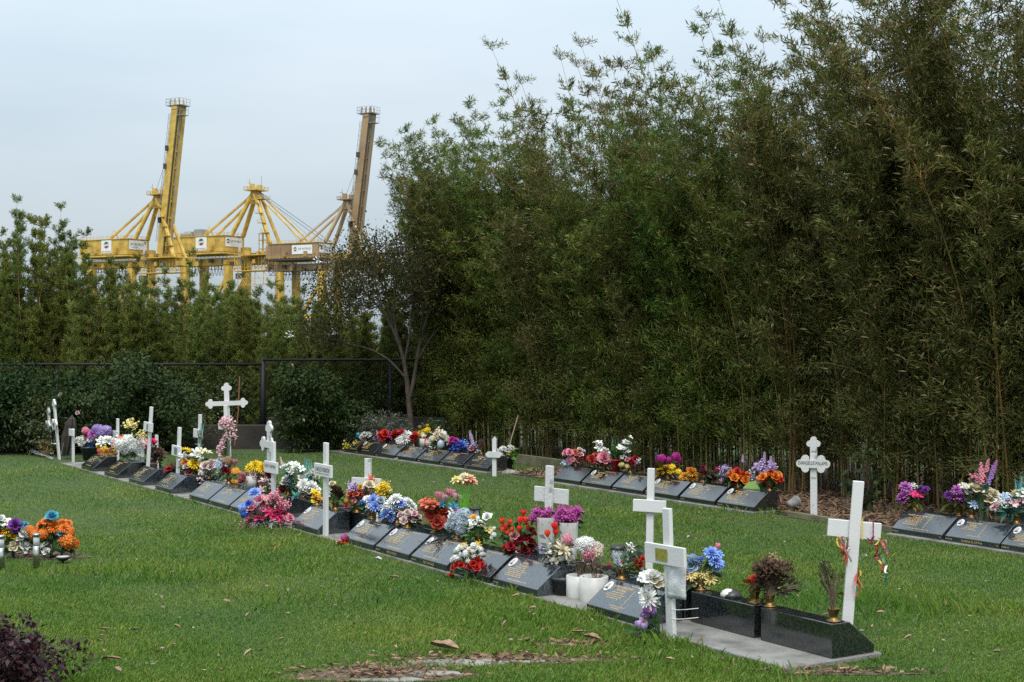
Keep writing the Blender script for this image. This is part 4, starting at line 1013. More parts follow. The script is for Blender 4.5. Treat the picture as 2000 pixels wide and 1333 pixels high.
# ------------------------------------------------------------------ white crosses
def bud_outline(w, L, r):
    """trefoil end of a bar of width w whose tip is at L; returns right-side outline going round the tip (x along, y across)"""
    pts = [(L - r * 2.1, -w / 2)]
    def arcp(cx, cy, a0, a1, n=7): return [(cx + r * .62 * math.cos(a0 + (a1 - a0) * i / n), cy + r * .62 * math.sin(a0 + (a1 - a0) * i / n)) for i in range(n + 1)]
    pts += arcp(L - r * 1.45, -r * .78, R(150), R(352)); pts += arcp(L - r * .62, 0, R(-96), R(96)); pts += arcp(L - r * 1.45, r * .78, R(8), R(210))
    pts.append((L - r * 2.1, w / 2))
    return pts
def cross(label, base, top, bar_px_y, blen, yaw=None, w=.07, t=.028, bh=.095, style='plain', m=None, name_txt=None, plate=None, bt=.022, group='white memorial crosses'):
    """base: world point; top: photograph pixel of the top"""
    m = m or WHITE; T = at(top[0], top[1], base.y); d = T - base; H = d.length; yaw = ROT if yaw is None else yaw
    t0 = thing('memorial_cross', label, 'cross', base, 0, group)
    q = d.normalized(); t0.rotation_mode = 'QUATERNION'
    t0.rotation_quaternion = Vector((0, 0, 1)).rotation_difference(q) @ Quaternion((0, 0, 1), yaw)
    zb = (base.z + EYE - base.z - (bar_px_y - HY) * base.y / FPX) - base.z
    zb = (at(0, bar_px_y, base.y).z - base.z)
    if style == 'bud':
        r = w * .76
        tip = [(y, x) for x, y in bud_outline(w, H, r)]   # (across, along)
        poly = [(-w / 2, -.05)] + [(x, z) for x, z in tip] + [(w / 2, -.05)]
        MB().prism(poly[::-1], -t / 2, t / 2).build('post', m, t0)
        rt = bud_outline(bh * .8, blen / 2, bh * .62); lf = [(-x, -y) for x, y in rt]
        MB().prism([(x, y + zb) for x, y in rt + lf], -t / 2 - bt, -t / 2 + .001).build('crossbar', m, t0)
    else:
        mb = MB().box((0, 0, (H - .05) / 2), (w, t, H + .05), bev=.004)
        if style == 'point': mb = MB().prism([(-w / 2, -.05), (w / 2, -.05), (w / 2, H - w * .7), (0, H), (-w / 2, H - w * .7)], -t / 2, t / 2)
        mb.build('post', m, t0)
        if style == 'point':
            a = blen / 2; MB().prism([(-a, zb), (-a + bh / 2, zb - bh / 2), (a - bh / 2, zb - bh / 2), (a, zb), (a - bh / 2, zb + bh / 2), (-a + bh / 2, zb + bh / 2)], -t / 2 - bt, -t / 2 + .001).build('crossbar', m, t0)
        elif blen > 0: MB().box((0, -t / 2 - bt / 2 - .0005 if style != 'behind' else t / 2 + bt / 2 + .0005, zb), (blen, bt, bh), bev=.003).build('crossbar', m, t0)
    yf = -t / 2 - bt - .0025
    if name_txt:
        mb = MB(); MT = Matrix.Translation((0, yf, zb + .008)) @ Matrix.Rotation(R(90), 4, 'X'); put_text(mb, name_txt[0], MT, width=blen * .86, height=bh * .36)
        if len(name_txt) > 1: scribble(mb, -blen * .4, blen * .4, -.028, .011, Matrix.Translation((0, yf, zb)) @ Matrix.Rotation(R(90), 4, 'X'), random.Random(3))
        mb.build('lettering', BLACKINK, t0, normals=False)
    if plate: MB().box((plate[0], yf - .001, zb), (plate[1], .004, plate[2])).build('name_plate', plate[3], t0)
    if style == 'bud' and name_txt:
        mb = MB()
        for tx, dz in (('1942', .12), ('2022', -.14)): put_text(mb, tx, Matrix.Translation((0, -t / 2 - .002, zb + dz)) @ Matrix.Rotation(R(90), 4, 'X'), width=.045)
        mb.build('year_lettering', BLACKINK, t0, normals=False)
    return t0
GREYPL = mat('grey_metal_plate', (.25, .26, .26), .4, metal=.6); BRASSPL = mat('aged_brass_plate', (.28, .27, .05), .45, var=.3, scale=60)
cross('slim budded white cross left of its taller twin at the far left', G(100, 890), (94, 795), 832, .30, style='bud', plate=(0, .09, .05, GREYPL))
cross('taller slim budded white cross leaning left at the far left', G(116, 898), (105, 780), 829, .30, style='bud', plate=(0, .09, .05, GREYPL))
cross('short stubby white cross in front of the closed umbrella', G(143, 903), (143, 838), 845, .22, bh=.1)
cross('white cross with pale plate rising behind the furthest left flowers', ROW1.pt(230, .8), (230, 818), 848, .26, bh=.09)
cross('plain white cross with small oval plate standing on the grass left of the birdcage', G(287, 944), (296, 795), 834, .32, bh=.11, plate=(0, .05, .07, GREYPL))
cross('short greyed white cross post amid dried flowers on the left', ROW1.pt(306, .8), (306, 850), 868, .2, m=WEATHERED)
cross('plain white cross with grey plate right beside the birdcage', G(346, 959), (351, 835), 881, .30, bh=.12, plate=(0, .1, .08, GREYPL))
cross('white cross draped with a small green garland', ROW1.pt(389, .95), (391, 810), 847, .30, bh=.11)
cross('tall budded white cross facing the viewer, largest on the left', G(447, 893), (442, 748), 788, .64, yaw=0.02, style='bud', w=.075, bh=.085)
cross('white cross wound with pale pink blossom in front of the tall budded cross', G(446, 899), (441, 792), 833, .26, bh=.085, yaw=-.5)
cross('budded white cross behind the one with the black lettered plate', ROW1.pt(526, .95), (526, 822), 868, .40, style='bud', m=WEATHERED, w=.08)
cross('white cross with black lettered plate rising from pink flowers', G(535, 1006), (534, 863), 913, .33, bh=.115, name_txt=['BARLAN TANJENDJAJA'])
cross('white cross with black lettered plate standing alone before the row', G(636, 1051), (637, 865), 919, .36, bh=.11, name_txt=['CHARLES ROBINSON', 1])
cross('weathered white cross behind the coral flowers and cream rose', ROW1.pt(719, .85), (719, 896), 941, .34, yaw=-.5, m=WEATHERED, bh=.075)
cross('weathered white cross behind the two fluted vases', ROW1.pt(1069, .80), (1074, 910), 968, .34, yaw=-.75, m=WEATHERED, w=.068, bh=.115, style='behind')
cross('white cross tied with wire standing behind the row, left of the bag cross', ROW1.pt(1267, .82), (1272, 915), 988, .235, yaw=-.35, w=.05, bh=.085)
cross('front white cross with brass plate, hung with a plastic bag', G(1312, 1252), (1303, 993), 1083, .37, w=.066, bh=.115, plate=(-.02, .11, .07, BRASSPL))
cross('nearest white cross tilted right, tied with coloured ribbons', ROW1.pt(1652, .80), (1677, 940), 1035, .305, yaw=-.12, w=.064, bh=.10, style='behind')
cross('small pointed white cross at the right end of the far group', ROW3.pt(966, -.14), (966, 853), 888, .24, yaw=-.4, style='point', w=.055, bh=.075)
cross('budded white cross lettered with a name in front of the bamboo', G(1590, 1013), (1589, 853), 906, .335, yaw=-.42, style='bud', w=.065, bh=.10, m=WEATHERED, name_txt=['EVANGELOS MALAMIS'])

# ------------------------------------------------------------------ flower arrangements
LEAFM = {k: mat('leaf_' + k, c, .5, island=.35, transl=.2, spec=.3) for k, c in dict(green=(.035, .085, .02), fresh=(.07, .16, .025), dark=(.022, .055, .02), teal=(.05, .16, .13), olive=(.11, .12, .02), brown=(.07, .045, .025), grey=(.12, .15, .14), dry=(.13, .10, .065)).items()}
STEMM = mat('flower_stem', (.05, .11, .03), .6); DRYST = mat('dry_stem', (.12, .085, .055), .8); BRIGHT = mat('bright_green_wire', (.12, .42, .02), .4)
REDPOT = mat('red_plastic_pot', (.42, .012, .015), .35); TERRA = mat('brown_terracotta', (.16, .075, .045), .7, var=.3); TURQ = mat('turquoise_cup', (.03, .25, .34), .35); BLUEPOT = mat('dark_navy_pot', (.02, .025, .035), .4)
WICKER = mat('wicker_basket', (.20, .14, .075), .8, col2=(.07, .05, .03), scale=60, bump=.8, bscale=60); GREENGL = mat('dark_green_glass', (.03, .06, .02), .1, alpha=.8)
def container(t, kind, k=1.0):
    mb = MB()
    if kind == 'brass': mb.lathe([(.040, 0), (.044, .004), (.040, .009), (.024, .014), (.023, .03), (.030, .055), (.036, .068), (.038, .072), (.034, .072), (.026, .05), (.0, .04)], 14); m = BRASS; h = .07
    elif kind == 'black': mb.lathe([(.055, 0), (.075, .12), (.082, .12), (.082, .145), (.072, .145), (.068, .12), (0, .118)], 14); m = DARKPOT; h = .13
    elif kind == 'navy': mb.lathe([(.08, 0), (.115, .2), (.122, .2), (.122, .225), (.11, .225), (.1, .19), (0, .18)], 16); m = BLUEPOT; h = .2
    elif kind == 'white': mb.lathe([(.06, 0), (.062, .12), (.058, .122), (.054, .1), (0, .095)], 18); m = WHITEPOT; h = .12
    elif kind == 'whitebig': mb.lathe([(.088, 0), (.092, .01), (.092, .175), (.086, .178), (.082, .15), (0, .145)], 24); m = WHITEPOT; h = .17
    elif kind == 'fluted': mb.lathe([(.045, 0), (.05, .01), (.062, .2), (.066, .245), (.066, .255), (.058, .25), (0, .24)], 32, flute=.03); m = WHITEPOT; h = .25
    elif kind == 'terra': mb.lathe([(.05, 0), (.065, .1), (.072, .1), (.072, .12), (.06, .12), (0, .11)], 14); m = TERRA; h = .12
    elif kind == 'red': mb.lathe([(.06, 0), (.075, .15), (.08, .15), (.08, .165), (.068, .165), (0, .15)], 16); m = REDPOT; h = .16
    elif kind == 'turq': mb.lathe([(.04, 0), (.05, .1), (.045, .1), (0, .09)], 14); m = TURQ; h = .1
    elif kind == 'glass': mb.lathe([(.05, 0), (.06, .03), (.055, .12), (.05, .122), (0, .1)], 14); m = GREENGL; h = .12
    elif kind == 'basket': mb.lathe([(.07, 0), (.085, .03), (.09, .09), (.094, .1), (.085, .1), (0, .09)], 16); m = WICKER; h = .1
    elif kind == 'stake': mb.tube([(0, 0, -.02), (0, 0, .12)], .012, 6); m = BLACKPL; h = .12
    else: return 0.0
    for i, v in enumerate(mb.v): mb.v[i] = (v[0] * k, v[1] * k, v[2] * k)
    mb.build(dict(brass='vase', fluted='vase', glass='vase', stake='stake', basket='basket', turq='cup').get(kind, 'pot'), m, t, kind not in ('fluted',))
    return h * k
def place(where):
    k = where[0]
    if k == 'g': return G(where[1], where[2])
    row = {'1': ROW1, '2': ROW2, '3': ROW3}[k]
    return row.pt(where[1], where[2] if len(where) > 2 else .26, where[3] if len(where) > 3 else SLAB + SH)
SIZE = dict(tulip=1.28, rose=1.3, mum=1.3, daisy=1.24, poinsettia=1.22, orchid=1.34, cluster=1.24, ball=1.2, protea=1.26, hydrangea=1.16, pom=1.2)
def bouquet(label, where, cont, heads, leaf='green', nl=None, ll=.07, stem=None, name='flower_arrangement', cat='flowers', ck=1.0, dj=1.0, cone=None, fronds=None):
    L0 = place(where); Y = L0.y; t = thing(name, label, cat, L0); seed = sum(map(ord, label)); rgx = random.Random(seed); rng = np.random.default_rng(seed)
    h = container(t, cont, ck); kpx = Y / FPX; stems = MB(); hp = []
    for item in heads.split(';'):
        f = item.strip().split(':'); kind, col = f[0], f[1]; px, py = map(float, f[2].split(',')); r = float(f[3]); n = int(f[4]) if len(f) > 4 else 1; sp = float(f[5]) if len(f) > 5 else r * 1.4
        for i in range(n):
            if n == 1: dx = dy = 0.0; dd = rgx.uniform(-1, .4) * r * dj
            else:
                u = Vector((rgx.gauss(0, 1), rgx.gauss(0, 1), rgx.gauss(0, 1))).normalized() * (rgx.uniform(.35, 1) ** .5); dx, dd, dy = u.x * sp, u.y * sp * .8 * dj, u.z * sp * (.8 if sp > r else .6)
            q0 = at(px + dx, py - dy, Y) - L0 + Vector((0, dd * kpx, 0)); rs = r * kpx * SIZE.get(kind, 1.18) * (1.22 if where[0] in '1g' and 130 < px < 480 else 1); hp.append((kind, col, q0, rs))
            if r >= 5 and kind not in ('frond', 'pod', 'tulip', 'spike'):   # another bloom further back fills the bunch out
                hp.append((kind, col, q0 + Vector((rgx.uniform(-.7, .7) * rs, rgx.uniform(.7, 1.5) * rs, rgx.uniform(-.75, .15) * rs)), rs * .9))
    cen = Vector((0, 0, h if cont != 'stake' else min(h, .06))); mean = sum((q[2] for q in hp), Vector()) / len(hp); org = Vector((mean.x * .7, mean.y * .5, min(q[2].z for q in hp) - .08))
    dry = leaf in ('brown', 'dry')
    for (kind, col, p, r) in hp:
        o = obj(HEADNAME[kind], HEADS[kind], None, t); o.location = p; s_ = r * rgx.uniform(.9, 1.1); o.scale = (s_, s_, s_)
        d = (p - org).normalized() * .8 + Vector((rgx.gauss(0, .3), rgx.gauss(0, .3) - .45, rgx.gauss(0, .25) + .1))
        if kind in ('spike', 'tulip', 'protea', 'frond', 'pod'): d = (p - org).normalized() * .6 + Vector((rgx.gauss(0, .15), rgx.gauss(0, .15), .8))
        o.rotation_mode = 'QUATERNION'; o.rotation_quaternion = d.to_track_quat('Z', 'Y') @ Quaternion((0, 0, 1), rgx.uniform(0, 6.28))
        cm = GCENTRE if kind in ('orchid', 'lily') else CENTRE
        if kind == 'ball' or kind == 'pod': cm = fmat(col)
        objmat(o, fmat(col), cm)
        mid = (cen + p) / 2 + Vector((p.x - cen.x, p.y - cen.y, 0)) * -.12; stems.tube([cen + Vector((rgx.uniform(-.012, .012), rgx.uniform(-.012, .012), -.02)), mid, p - d.normalized() * r * .1], .0022 if kind != 'pod' else .0016, 4)
    o = stems.build('stems', stem or (DRYST if dry else STEMM), t, normals=False)
    nl = nl if nl is not None else 10 + 3 * len(hp)
    if nl:
        idx = rng.integers(0, len(hp), nl); f = rng.uniform(.3, .92, (nl, 1)); A = np.array(cen); Bp = np.array([hp[i][2] for i in idx])
        P = A * (1 - f) + Bp * f + rng.normal(size=(nl, 3)) * .018; P[:, 2] -= .02; P[:, 1] += .015; D = (P - A) * 3; D[:, 2] *= .4; D = unit(D) + rng.normal(size=(nl, 3)) * .55; LL = ll * rng.uniform(.6, 1.3, nl)
        v, fc = leaf_quads(P, D, LL, LL * .42, rng, .2, .5); lo = obj('leaves', np_mesh('leaves', v, fc), LEAFM[leaf], t); lo['kind'] = 'stuff'
    if cone:   # clear wrapping: a crumpled open cone
        ax, ay, bx, by, r = cone; a = at(ax, ay, Y) - L0; b = at(bx, by, Y) - L0; d = b - a; q = d.to_track_quat('Z', 'Y'); mb = MB(); vs = []; fs = []; n = 18
        for i in range(5):
            for k in range(n):
                an = 2 * PI * k / n; rr = r * kpx * (.12 + .88 * i / 4) * (1 + rgx.uniform(-.16, .16)); vs.append(a + q @ Vector((rr * math.cos(an), rr * math.sin(an), d.length * i / 4 * (1 + rgx.uniform(-.05, .08)))))
        for i in range(4):
            for k in range(n): fs.append((i * n + k, i * n + (k + 1) % n, (i + 1) * n + (k + 1) % n, (i + 1) * n + k))
        mb.add(vs, fs); mb.build('clear_wrapping', CELLO, t)
    return t
B = bouquet
# --- front row, far left
B('low wicker basket of browned leaves and white petals at the far left', ('g', 90, 893), 'basket', 'daisy:white:106,868:5; daisy:white:101,884:4; cluster:tan:84,870:6:3:8', 'olive', 120, .09)
B('tall mixed white, orange and magenta flowers behind the two slim crosses', ('1', 120, .5, .02), 'black', 'orchid:white:122,820:5:5:8; pom:orange:122,830:6; mum:yellow:127,834:7; orchid:white:110,848:4:9:11; mum:magenta:121,857:8; orchid:white:124,845:5:3:6', 'green', 60, ck=1.1)
B('large dark planter of white, pink, blue and purple flowers at the far left', ('1', 172, .42, .03), 'navy', 'mum:white:161,860:5:8:9; pom:pink:168,841:6; rose:crimson:170,850:5; mum:mauve:182,848:7; hydrangea:lavender:197,843:10; hydrangea:lavender:190,838:7; cluster:blue:178,863:5:3:6; mum:white:175,858:5:3:5', 'green', 60, ck=.85, cone=(196, 866, 201, 834, 12))
B('white paper wrapped bunch with a few yellow flowers by the dark planter', ('1', 206, .3, .03), 'white', 'pom:yellow:192,872:4; poinsettia:white:208,861:13; poinsettia:white:200,862:9; orchid:pink:224,866:5:2:4', 'grey', 10)
B('coral and yellow pompom flowers in a dark glass jar at the far left', ('g', 207, 912), 'glass', 'pom:yellow:205,878:5; pom:coral:196,881:5; pom:coral:203,888:6; pom:olive:215,888:5; pom:yellow:222,877:5; pom:coral:214,881:5; pom:dustyrose:225,886:4', 'green', 40, .05)
B('mass of white blossom with clear wrapping behind the leftmost memorials', ('1', 248, .42, .03), 'white', 'hydrangea:white:238,868:9; hydrangea:white:250,862:10; hydrangea:white:257,872:9; hydrangea:white:245,877:9; cluster:orange:240,854:5; cluster:cream:262,860:7; cluster:palepink:280,862:5; cluster:white:232,860:6', 'dark', 60, cone=(280, 893, 262, 862, 20))
B('tall pale yellow wattle spray rising above the white blossom', ('1', 258, .5, .05), 'none', 'cluster:paleyellow:255,828:6:4:6; cluster:paleyellow:276,848:5:3:6; cluster:paleyellow:281,855:4:2:4', 'olive', 20)
B('hot pink roses over dried brown leaves on the left', ('1', 302, .4, .1), 'terra', 'rose:hotpink:298,864:5:3:6; rose:hotpink:288,874:4; pod:darkbrown:306,885:8:6:12; cluster:palepink:284,868:5:2:4; cluster:brown:312,880:7:3:8', 'brown', 60)
B('dried red flowers drooping beside the second birdcage memorial', ('1', 334, .3, .1), 'brass', 'rose:brickred:330,915:5:3:6; cluster:brown:338,910:6:2:6', 'brown', 20)
B('yellow, orange, maroon and white lily arrangement above the birdcage', ('1', 378, .3), 'brass', 'daisy:yellow:363,880:7; lily:white:384,890:11; lily:cream:395,884:9; rose:orange:362,903:6; mum:yellow:380,906:8; rose:offwhite:366,911:6; rose:dustyrose:374,925:6:3:6; mum:olive:398,903:6; cluster:white:358,893:6:2:5; lily:offwhite:376,893:8; rose:brickred:371,915:5:2:6', 'green', 90, .08)
B('faded beige and mauve roses in a white pot right of the lilies', ('1', 408, .3), 'brass', 'rose:blush:410,910:6:7:11; rose:offwhite:404,918:5:4:8; cluster:palepink:396,935:5:3:6; cluster:blush:416,918:5:3:6', 'grey', 60)
B('burgundy and orange gerberas in a brass vase below the pink wound cross', ('1', 447, .28), 'brass', 'rose:crimson:444,917:6:3:7; daisy:amber:460,920:6; tulip:dustyrose:458,905:5; daisy:amber:458,941:5; pom:tan:441,902:6:3:8; cluster:paleblue:430,907:5:4:7; cluster:paleblue:426,915:4:3:5', 'green', 60)
B('garland of pale pink cherry blossom draped over a white cross', ('g', 441, 901), 'none', 'cluster:palepink:441,826:6:7:9; cluster:palepink:452,838:5:3:5; cluster:palepink:455,851:4:3:4; cluster:palepink:440,856:5:3:5; cluster:palepink:436,870:5:3:5; cluster:palepink:433,882:5:3:5; cluster:palepink:430,895:4:3:5', 'green', 10, .04, name='blossom_garland', cat='garland')
B('small green sprig garland hung on a white cross bar', ('1', 394, .9, .3), 'none', 'frond:teal:394,840:5:3:5; frond:green:388,848:4:3:5; cluster:dustyrose:392,846:3', 'teal', 16, .05, name='sprig_garland', cat='garland')
B('bright yellow chrysanthemums over dusty roses left of the lettered cross', ('1', 492, .34), 'white', 'mum:yellow:488,914:8; mum:yellow:499,910:9; mum:yellow:513,914:10; mum:yellow:522,908:9; rose:dustyrose:479,933:7; rose:dustyrose:474,940:7; rose:blush:497,929:7:3:8; rose:dustyrose:505,940:6:2:6', 'dark', 60)
B('pale pink lilies and a dark red rose left of the lettered cross', ('1', 520, .3), 'brass', 'lily:palepink:519,941:12; lily:blush:525,955:10; lily:palepink:512,958:9; rose:burgundy:526,926:7; rose:burgundy:530,930:6', 'green', 30)
B('white lilies and teal ferns behind the lettered cross', ('1', 586, .45), 'brass', 'lily:white:573,911:9; lily:white:581,913:10; lily:white:589,917:8; orchid:white:566,921:6:3:6; rose:white:590,935:7; frond:teal:600,915:12; frond:teal:607,920:11; frond:teal:594,912:10; cluster:offwhite:609,925:7:4:8; spike:palepink:550,902:5; cluster:white:560,912:5:3:6; cluster:teal:603,935:7:2:8', 'teal', 50, .09)
B('cream roses, maroon rose and pink lily right of the lettered cross', ('1', 563, .40), 'brass', 'rose:white:560,937:8; rose:cream:565,946:7; rose:white:556,945:7; rose:white:568,938:7; rose:burgundy:552,957:8; rose:cream:564,957:6; lily:palepink:577,938:10; lily:dustyrose:581,944:8; cluster:coral:548,943:3', 'dark', 50)
B('white spider chrysanthemums and beige roses right of the lettered cross', ('1', 594, .40), 'brass', 'mum:white:594,946:11; mum:white:610,950:11; rose:offwhite:592,960:7; rose:offwhite:605,957:7; rose:blush:598,967:6; cluster:teal:580,968:6:2:6; mum:white:617,958:8', 'teal', 40)
B('large bunch of pink, hot pink and blue flowers on the grass', ('g', 520, 1033), 'stake', 'mum:skyblue:497,964:10; mum:blue:486,984:8; hydrangea:skyblue:476,992:8; hydrangea:blue:480,1004:8; cluster:paleblue:482,990:6:3:7; rose:pink:508,977:9; rose:pink:492,993:9; rose:pink:487,1014:8; rose:pink:566,1012:8; poinsettia:hotpink:539,1006:16; poinsettia:hotpink:506,1013:14; poinsettia:hotpink:528,1000:11; daisy:cream:520,975:5; daisy:white:523,997:5; cluster:pink:530,980:7:9:14; cluster:pink:556,985:5:4:9; cluster:pink:540,968:5:4:9; cluster:hotpink:548,997:6:3:9; cluster:lilac:500,1022:5:6:12; cluster:white:523,1028:4:6:11; cluster:pink:480,1025:4:4:8; rose:pink:545,1018:6:2:6; cluster:pink:512,990:6:4:10', 'green', 120, .07)
B('small yellow daffodil bunch in a brass vase beside the lone lettered cross', ('1', 619, .26), 'brass', 'orchid:yellow:614,966:5:5:7; orchid:amber:622,972:5:5:7; orchid:yellow:616,978:4:3:5', 'green', 14, .05)
B('dried brown protea bunch with cream rose right of the lone lettered cross', ('1', 655, .26), 'brass', 'rose:cream:650,945:6; protea:brown:656,960:8:3:7; protea:darkbrown:662,968:8:3:7; lily:white:641,967:8; lily:offwhite:644,960:7; protea:brown:651,966:7:2:5', 'olive', 30, .10)
B('coral and crimson blossoms with lilac and yellow before the weathered cross', ('1', 697, .34), 'brass', 'rose:coral:690,968:6:5:9; rose:crimson:700,963:6:6:11; rose:coral:709,967:6:4:9; pom:amber:677,978:4:3:6; cluster:lilac:686,955:7:4:8; mum:amber:702,953:5:2:5; rose:red:685,985:4:3:6; rose:hotpink:676,990:4; rose:coral:714,960:5:4:7; mum:pink:696,975:5:4:9', 'green', 70)
B('cream rose with red ribbon in front of the weathered cross', ('1', 722, .40), 'brass', 'rose:cream:722,947:9; cluster:coral:720,938:5:3:8; rose:white:713,952:5; rose:blush:730,966:6:2:5', 'dark', 18)
B('bushy bright yellow statice bunch behind the row', ('1', 752, .48), 'brass', 'cluster:yellow:752,957:6:14:15; cluster:paleyellow:750,952:5:5:12', 'olive', 50, .05)
B('blue and white chrysanthemums in brass vase above the statuette', ('1', 726, .25), 'brass', 'mum:skyblue:710,983:9; mum:skyblue:729,977:10; mum:skyblue:734,988:10; mum:white:718,977:8; mum:skyblue:727,996:9; rose:greyblue:744,977:7; mum:paleblue:741,984:7; mum:white:722,988:7', 'dark', 50, .08)
B('white, blue and cream chrysanthemums left of the dusty roses', ('1', 775, .30), 'brass', 'mum:white:774,975:11; mum:white:797,982:10; mum:skyblue:783,984:10; mum:skyblue:755,1004:12; mum:skyblue:766,1010:9; mum:white:752,992:9; mum:cream:780,995:9; mum:cream:790,997:8; mum:white:764,985:10; mum:white:805,990:8; poinsettia:crimson:770,1023:9; mum:paleblue:770,998:8', 'green', 60)
B('bunch of dusty pink roses in a brass vase behind the second portrait stone', ('1', 795, .24), 'brass', 'rose:blush:783,1006:6; rose:blush:789,1016:7; rose:blush:801,1008:7; rose:blush:813,1012:6; rose:palepink:810,1003:6; rose:blush:796,1001:6; rose:palepink:818,1009:5; rose:blush:806,1017:6', 'green', 40)
B('large coral red peonies with pink proteas and blue leaves', ('1', 850, .28), 'brass', 'poinsettia:coral:840,985:15; poinsettia:coral:834,978:13; rose:coral:846,988:12; rose:brickred:848,1008:15; rose:coral:860,1002:14; poinsettia:coral:862,1015:14; rose:brickred:868,1005:12; protea:pink:882,968:11; protea:palepink:889,972:9; protea:pink:858,972:11; protea:palepink:866,975:9; poinsettia:turquoise:886,990:10; poinsettia:turquoise:861,985:8; pom:amber:849,975:3; tulip:dustyrose:826,1024:4; rose:brickred:856,1018:12; poinsettia:coral:872,1020:10', 'green', 60)
B('pale solar lily lights on bright green stems', ('1', 906, .34), 'stake', 'poinsettia:paleyellow:891,937:10; poinsettia:cream:905,935:10; poinsettia:peach:918,934:10; daisy:cream:910,930:8; tulip:amber:897,945:5; tulip:coral:912,945:6; tulip:coral:921,944:6', 'fresh', 0, stem=BRIGHT, name='solar_flower_light', cat='solar light')
B('pale blue grey hydrangea mass right of the red peonies', ('1', 893, .26), 'brass', 'hydrangea:greyblue:893,1010:13; hydrangea:greyblue:907,1006:12; hydrangea:greyblue:887,1025:13; hydrangea:greyblue:903,1022:14; hydrangea:greyblue:899,1035:11; hydrangea:greyblue:915,1012:9; cluster:white:884,1004:6:2:5; tulip:magenta:890,999:4', 'grey', 70, .06)
B('white and yellow frangipani with white balls above the half hidden stone', ('1', 934, .24), 'brass', 'orchid:white:920,1018:6; orchid:white:932,1030:7; orchid:cream:944,1029:6; orchid:white:934,1016:7; daisy:amber:924,1010:6; rose:white:952,1010:8; orchid:white:921,1029:6; orchid:white:940,1021:6; ball:white:965,1032:4; ball:white:958,1040:4; ball:white:964,1044:5; ball:white:960,1050:4; orchid:paleyellow:952,1035:6:3:6; orchid:white:927,1023:6:3:7', 'fresh', 110, .07)
B('white ball flowers above red roses on a stake in the grass', ('g', 911, 1137), 'stake', 'ball:white:893,1074:5; ball:white:901,1069:5; ball:white:907,1067:5; ball:white:916,1074:6; ball:white:925,1065:6; ball:white:932,1070:5; ball:white:939,1073:5; ball:white:923,1076:5; ball:white:909,1080:6; ball:white:901,1082:5; ball:white:890,1090:7; ball:white:924,1085:5; ball:white:941,1082:5; ball:white:914,1095:6; cluster:yellow:903,1064:4:3:7; cluster:yellow:936,1064:4:2:5; cluster:yellow:918,1068:3:4:12; rose:red:892,1104:7; rose:red:902,1104:7; rose:red:917,1106:7; rose:red:930,1095:8; rose:red:931,1108:8; rose:red:941,1105:7; rose:red:924,1101:7', 'green', 70, .05)
B('single fallen red rose on the grass left of the stake flowers', ('g', 882, 1130), 'none', 'rose:red:881,1124:6', 'green', 4, .05, name='fallen_flower')
B('small orange, pink and white posy lying at the foot of the praying statuette stone', ('g', 672, 1066), 'none', 'rose:orange:678,1051:5; rose:tulipred:677,1058:5; pom:violetpink:671,1050:5; pom:violetpink:675,1046:4; rose:peach:662,1059:5; rose:orange:670,1059:4; mum:pink:668,1055:4; tulip:offwhite:677,1066:4', 'green', 8, .05)
B('scarlet tulip buds above burgundy roses behind the short named stone', ('1', 1010, .27), 'brass', 'tulip:tulipred:981,1020:7; tulip:tulipred:988,1032:7; tulip:tulipred:996,1022:7; tulip:tulipred:982,1038:7; tulip:tulipred:1016,1018:7; tulip:tulipred:1027,1018:7; tulip:tulipred:1022,1004:7; tulip:tulipred:1014,1034:7; tulip:tulipred:1000,1036:6; tulip:tulipred:1030,1030:5; tulip:tulipred:991,1043:6; rose:dustyrose:1005,1046:9; rose:crimson:997,1066:9; rose:crimson:1016,1054:9; rose:crimson:1026,1052:8; rose:crimson:1036,1058:8; rose:burgundy:1001,1077:10; rose:burgundy:1024,1076:11; rose:crimson:1010,1064:8; rose:burgundy:1040,1068:8; rose:crimson:1042,1044:7; lily:pink:1008,1073:8; tulip:red:984,1070:5; tulip:red:987,1079:5; rose:burgundy:1037,1038:7; rose:crimson:1015,1083:7', 'green', 110, .07)
B('left dome of purple pink chrysanthemums in a fluted white vase', ('1', 1066, .42), 'fluted', 'cluster:violetpink:1058,1008:6:22:20; cluster:violetpink:1072,1005:6:14:17; cluster:violetpink:1044,1008:5:6:9; cluster:violetpink:1060,1020:5:8:14', 'dark', 170, .05, ck=1.05)
B('right dome of purple pink chrysanthemums in a fluted white vase', ('1', 1111, .40), 'fluted', 'cluster:violetpink:1110,1003:6:24:21; cluster:violetpink:1125,1004:6:12:14; cluster:violetpink:1095,1008:5:8:12; cluster:violetpink:1112,1015:5:8:15', 'dark', 170, .05, ck=1.05)
B('faded cream poinsettias and orchids with red buds above the black pot', ('1', 1084, .24), 'brass', 'poinsettia:offwhite:1085,1064:17; poinsettia:cream:1098,1073:17; poinsettia:offwhite:1078,1073:14; orchid:offwhite:1075,1088:9; orchid:offwhite:1089,1092:9; orchid:white:1069,1079:7; orchid:offwhite:1083,1098:8; orchid:offwhite:1100,1092:8; tulip:tulipred:1069,1044:8; tulip:tulipred:1083,1030:8; tulip:tulipred:1085,1042:7; hydrangea:pink:1107,1052:9; cluster:lilac:1060,1070:5:3:7; poinsettia:cream:1108,1068:13; orchid:offwhite:1095,1102:7', 'grey', 60, ck=1.0)
B('pink and white peony ball right of the cream poinsettias', ('1', 1148, .30, .1), 'none', 'pom:white:1134,1062:13; pom:cream:1163,1076:13; pom:white:1150,1062:12; pom:pink:1154,1077:15; pom:pink:1149,1083:12; pom:blush:1165,1066:10; pom:white:1138,1074:10; cluster:pink:1157,1097:6:3:6', 'dry', 26)
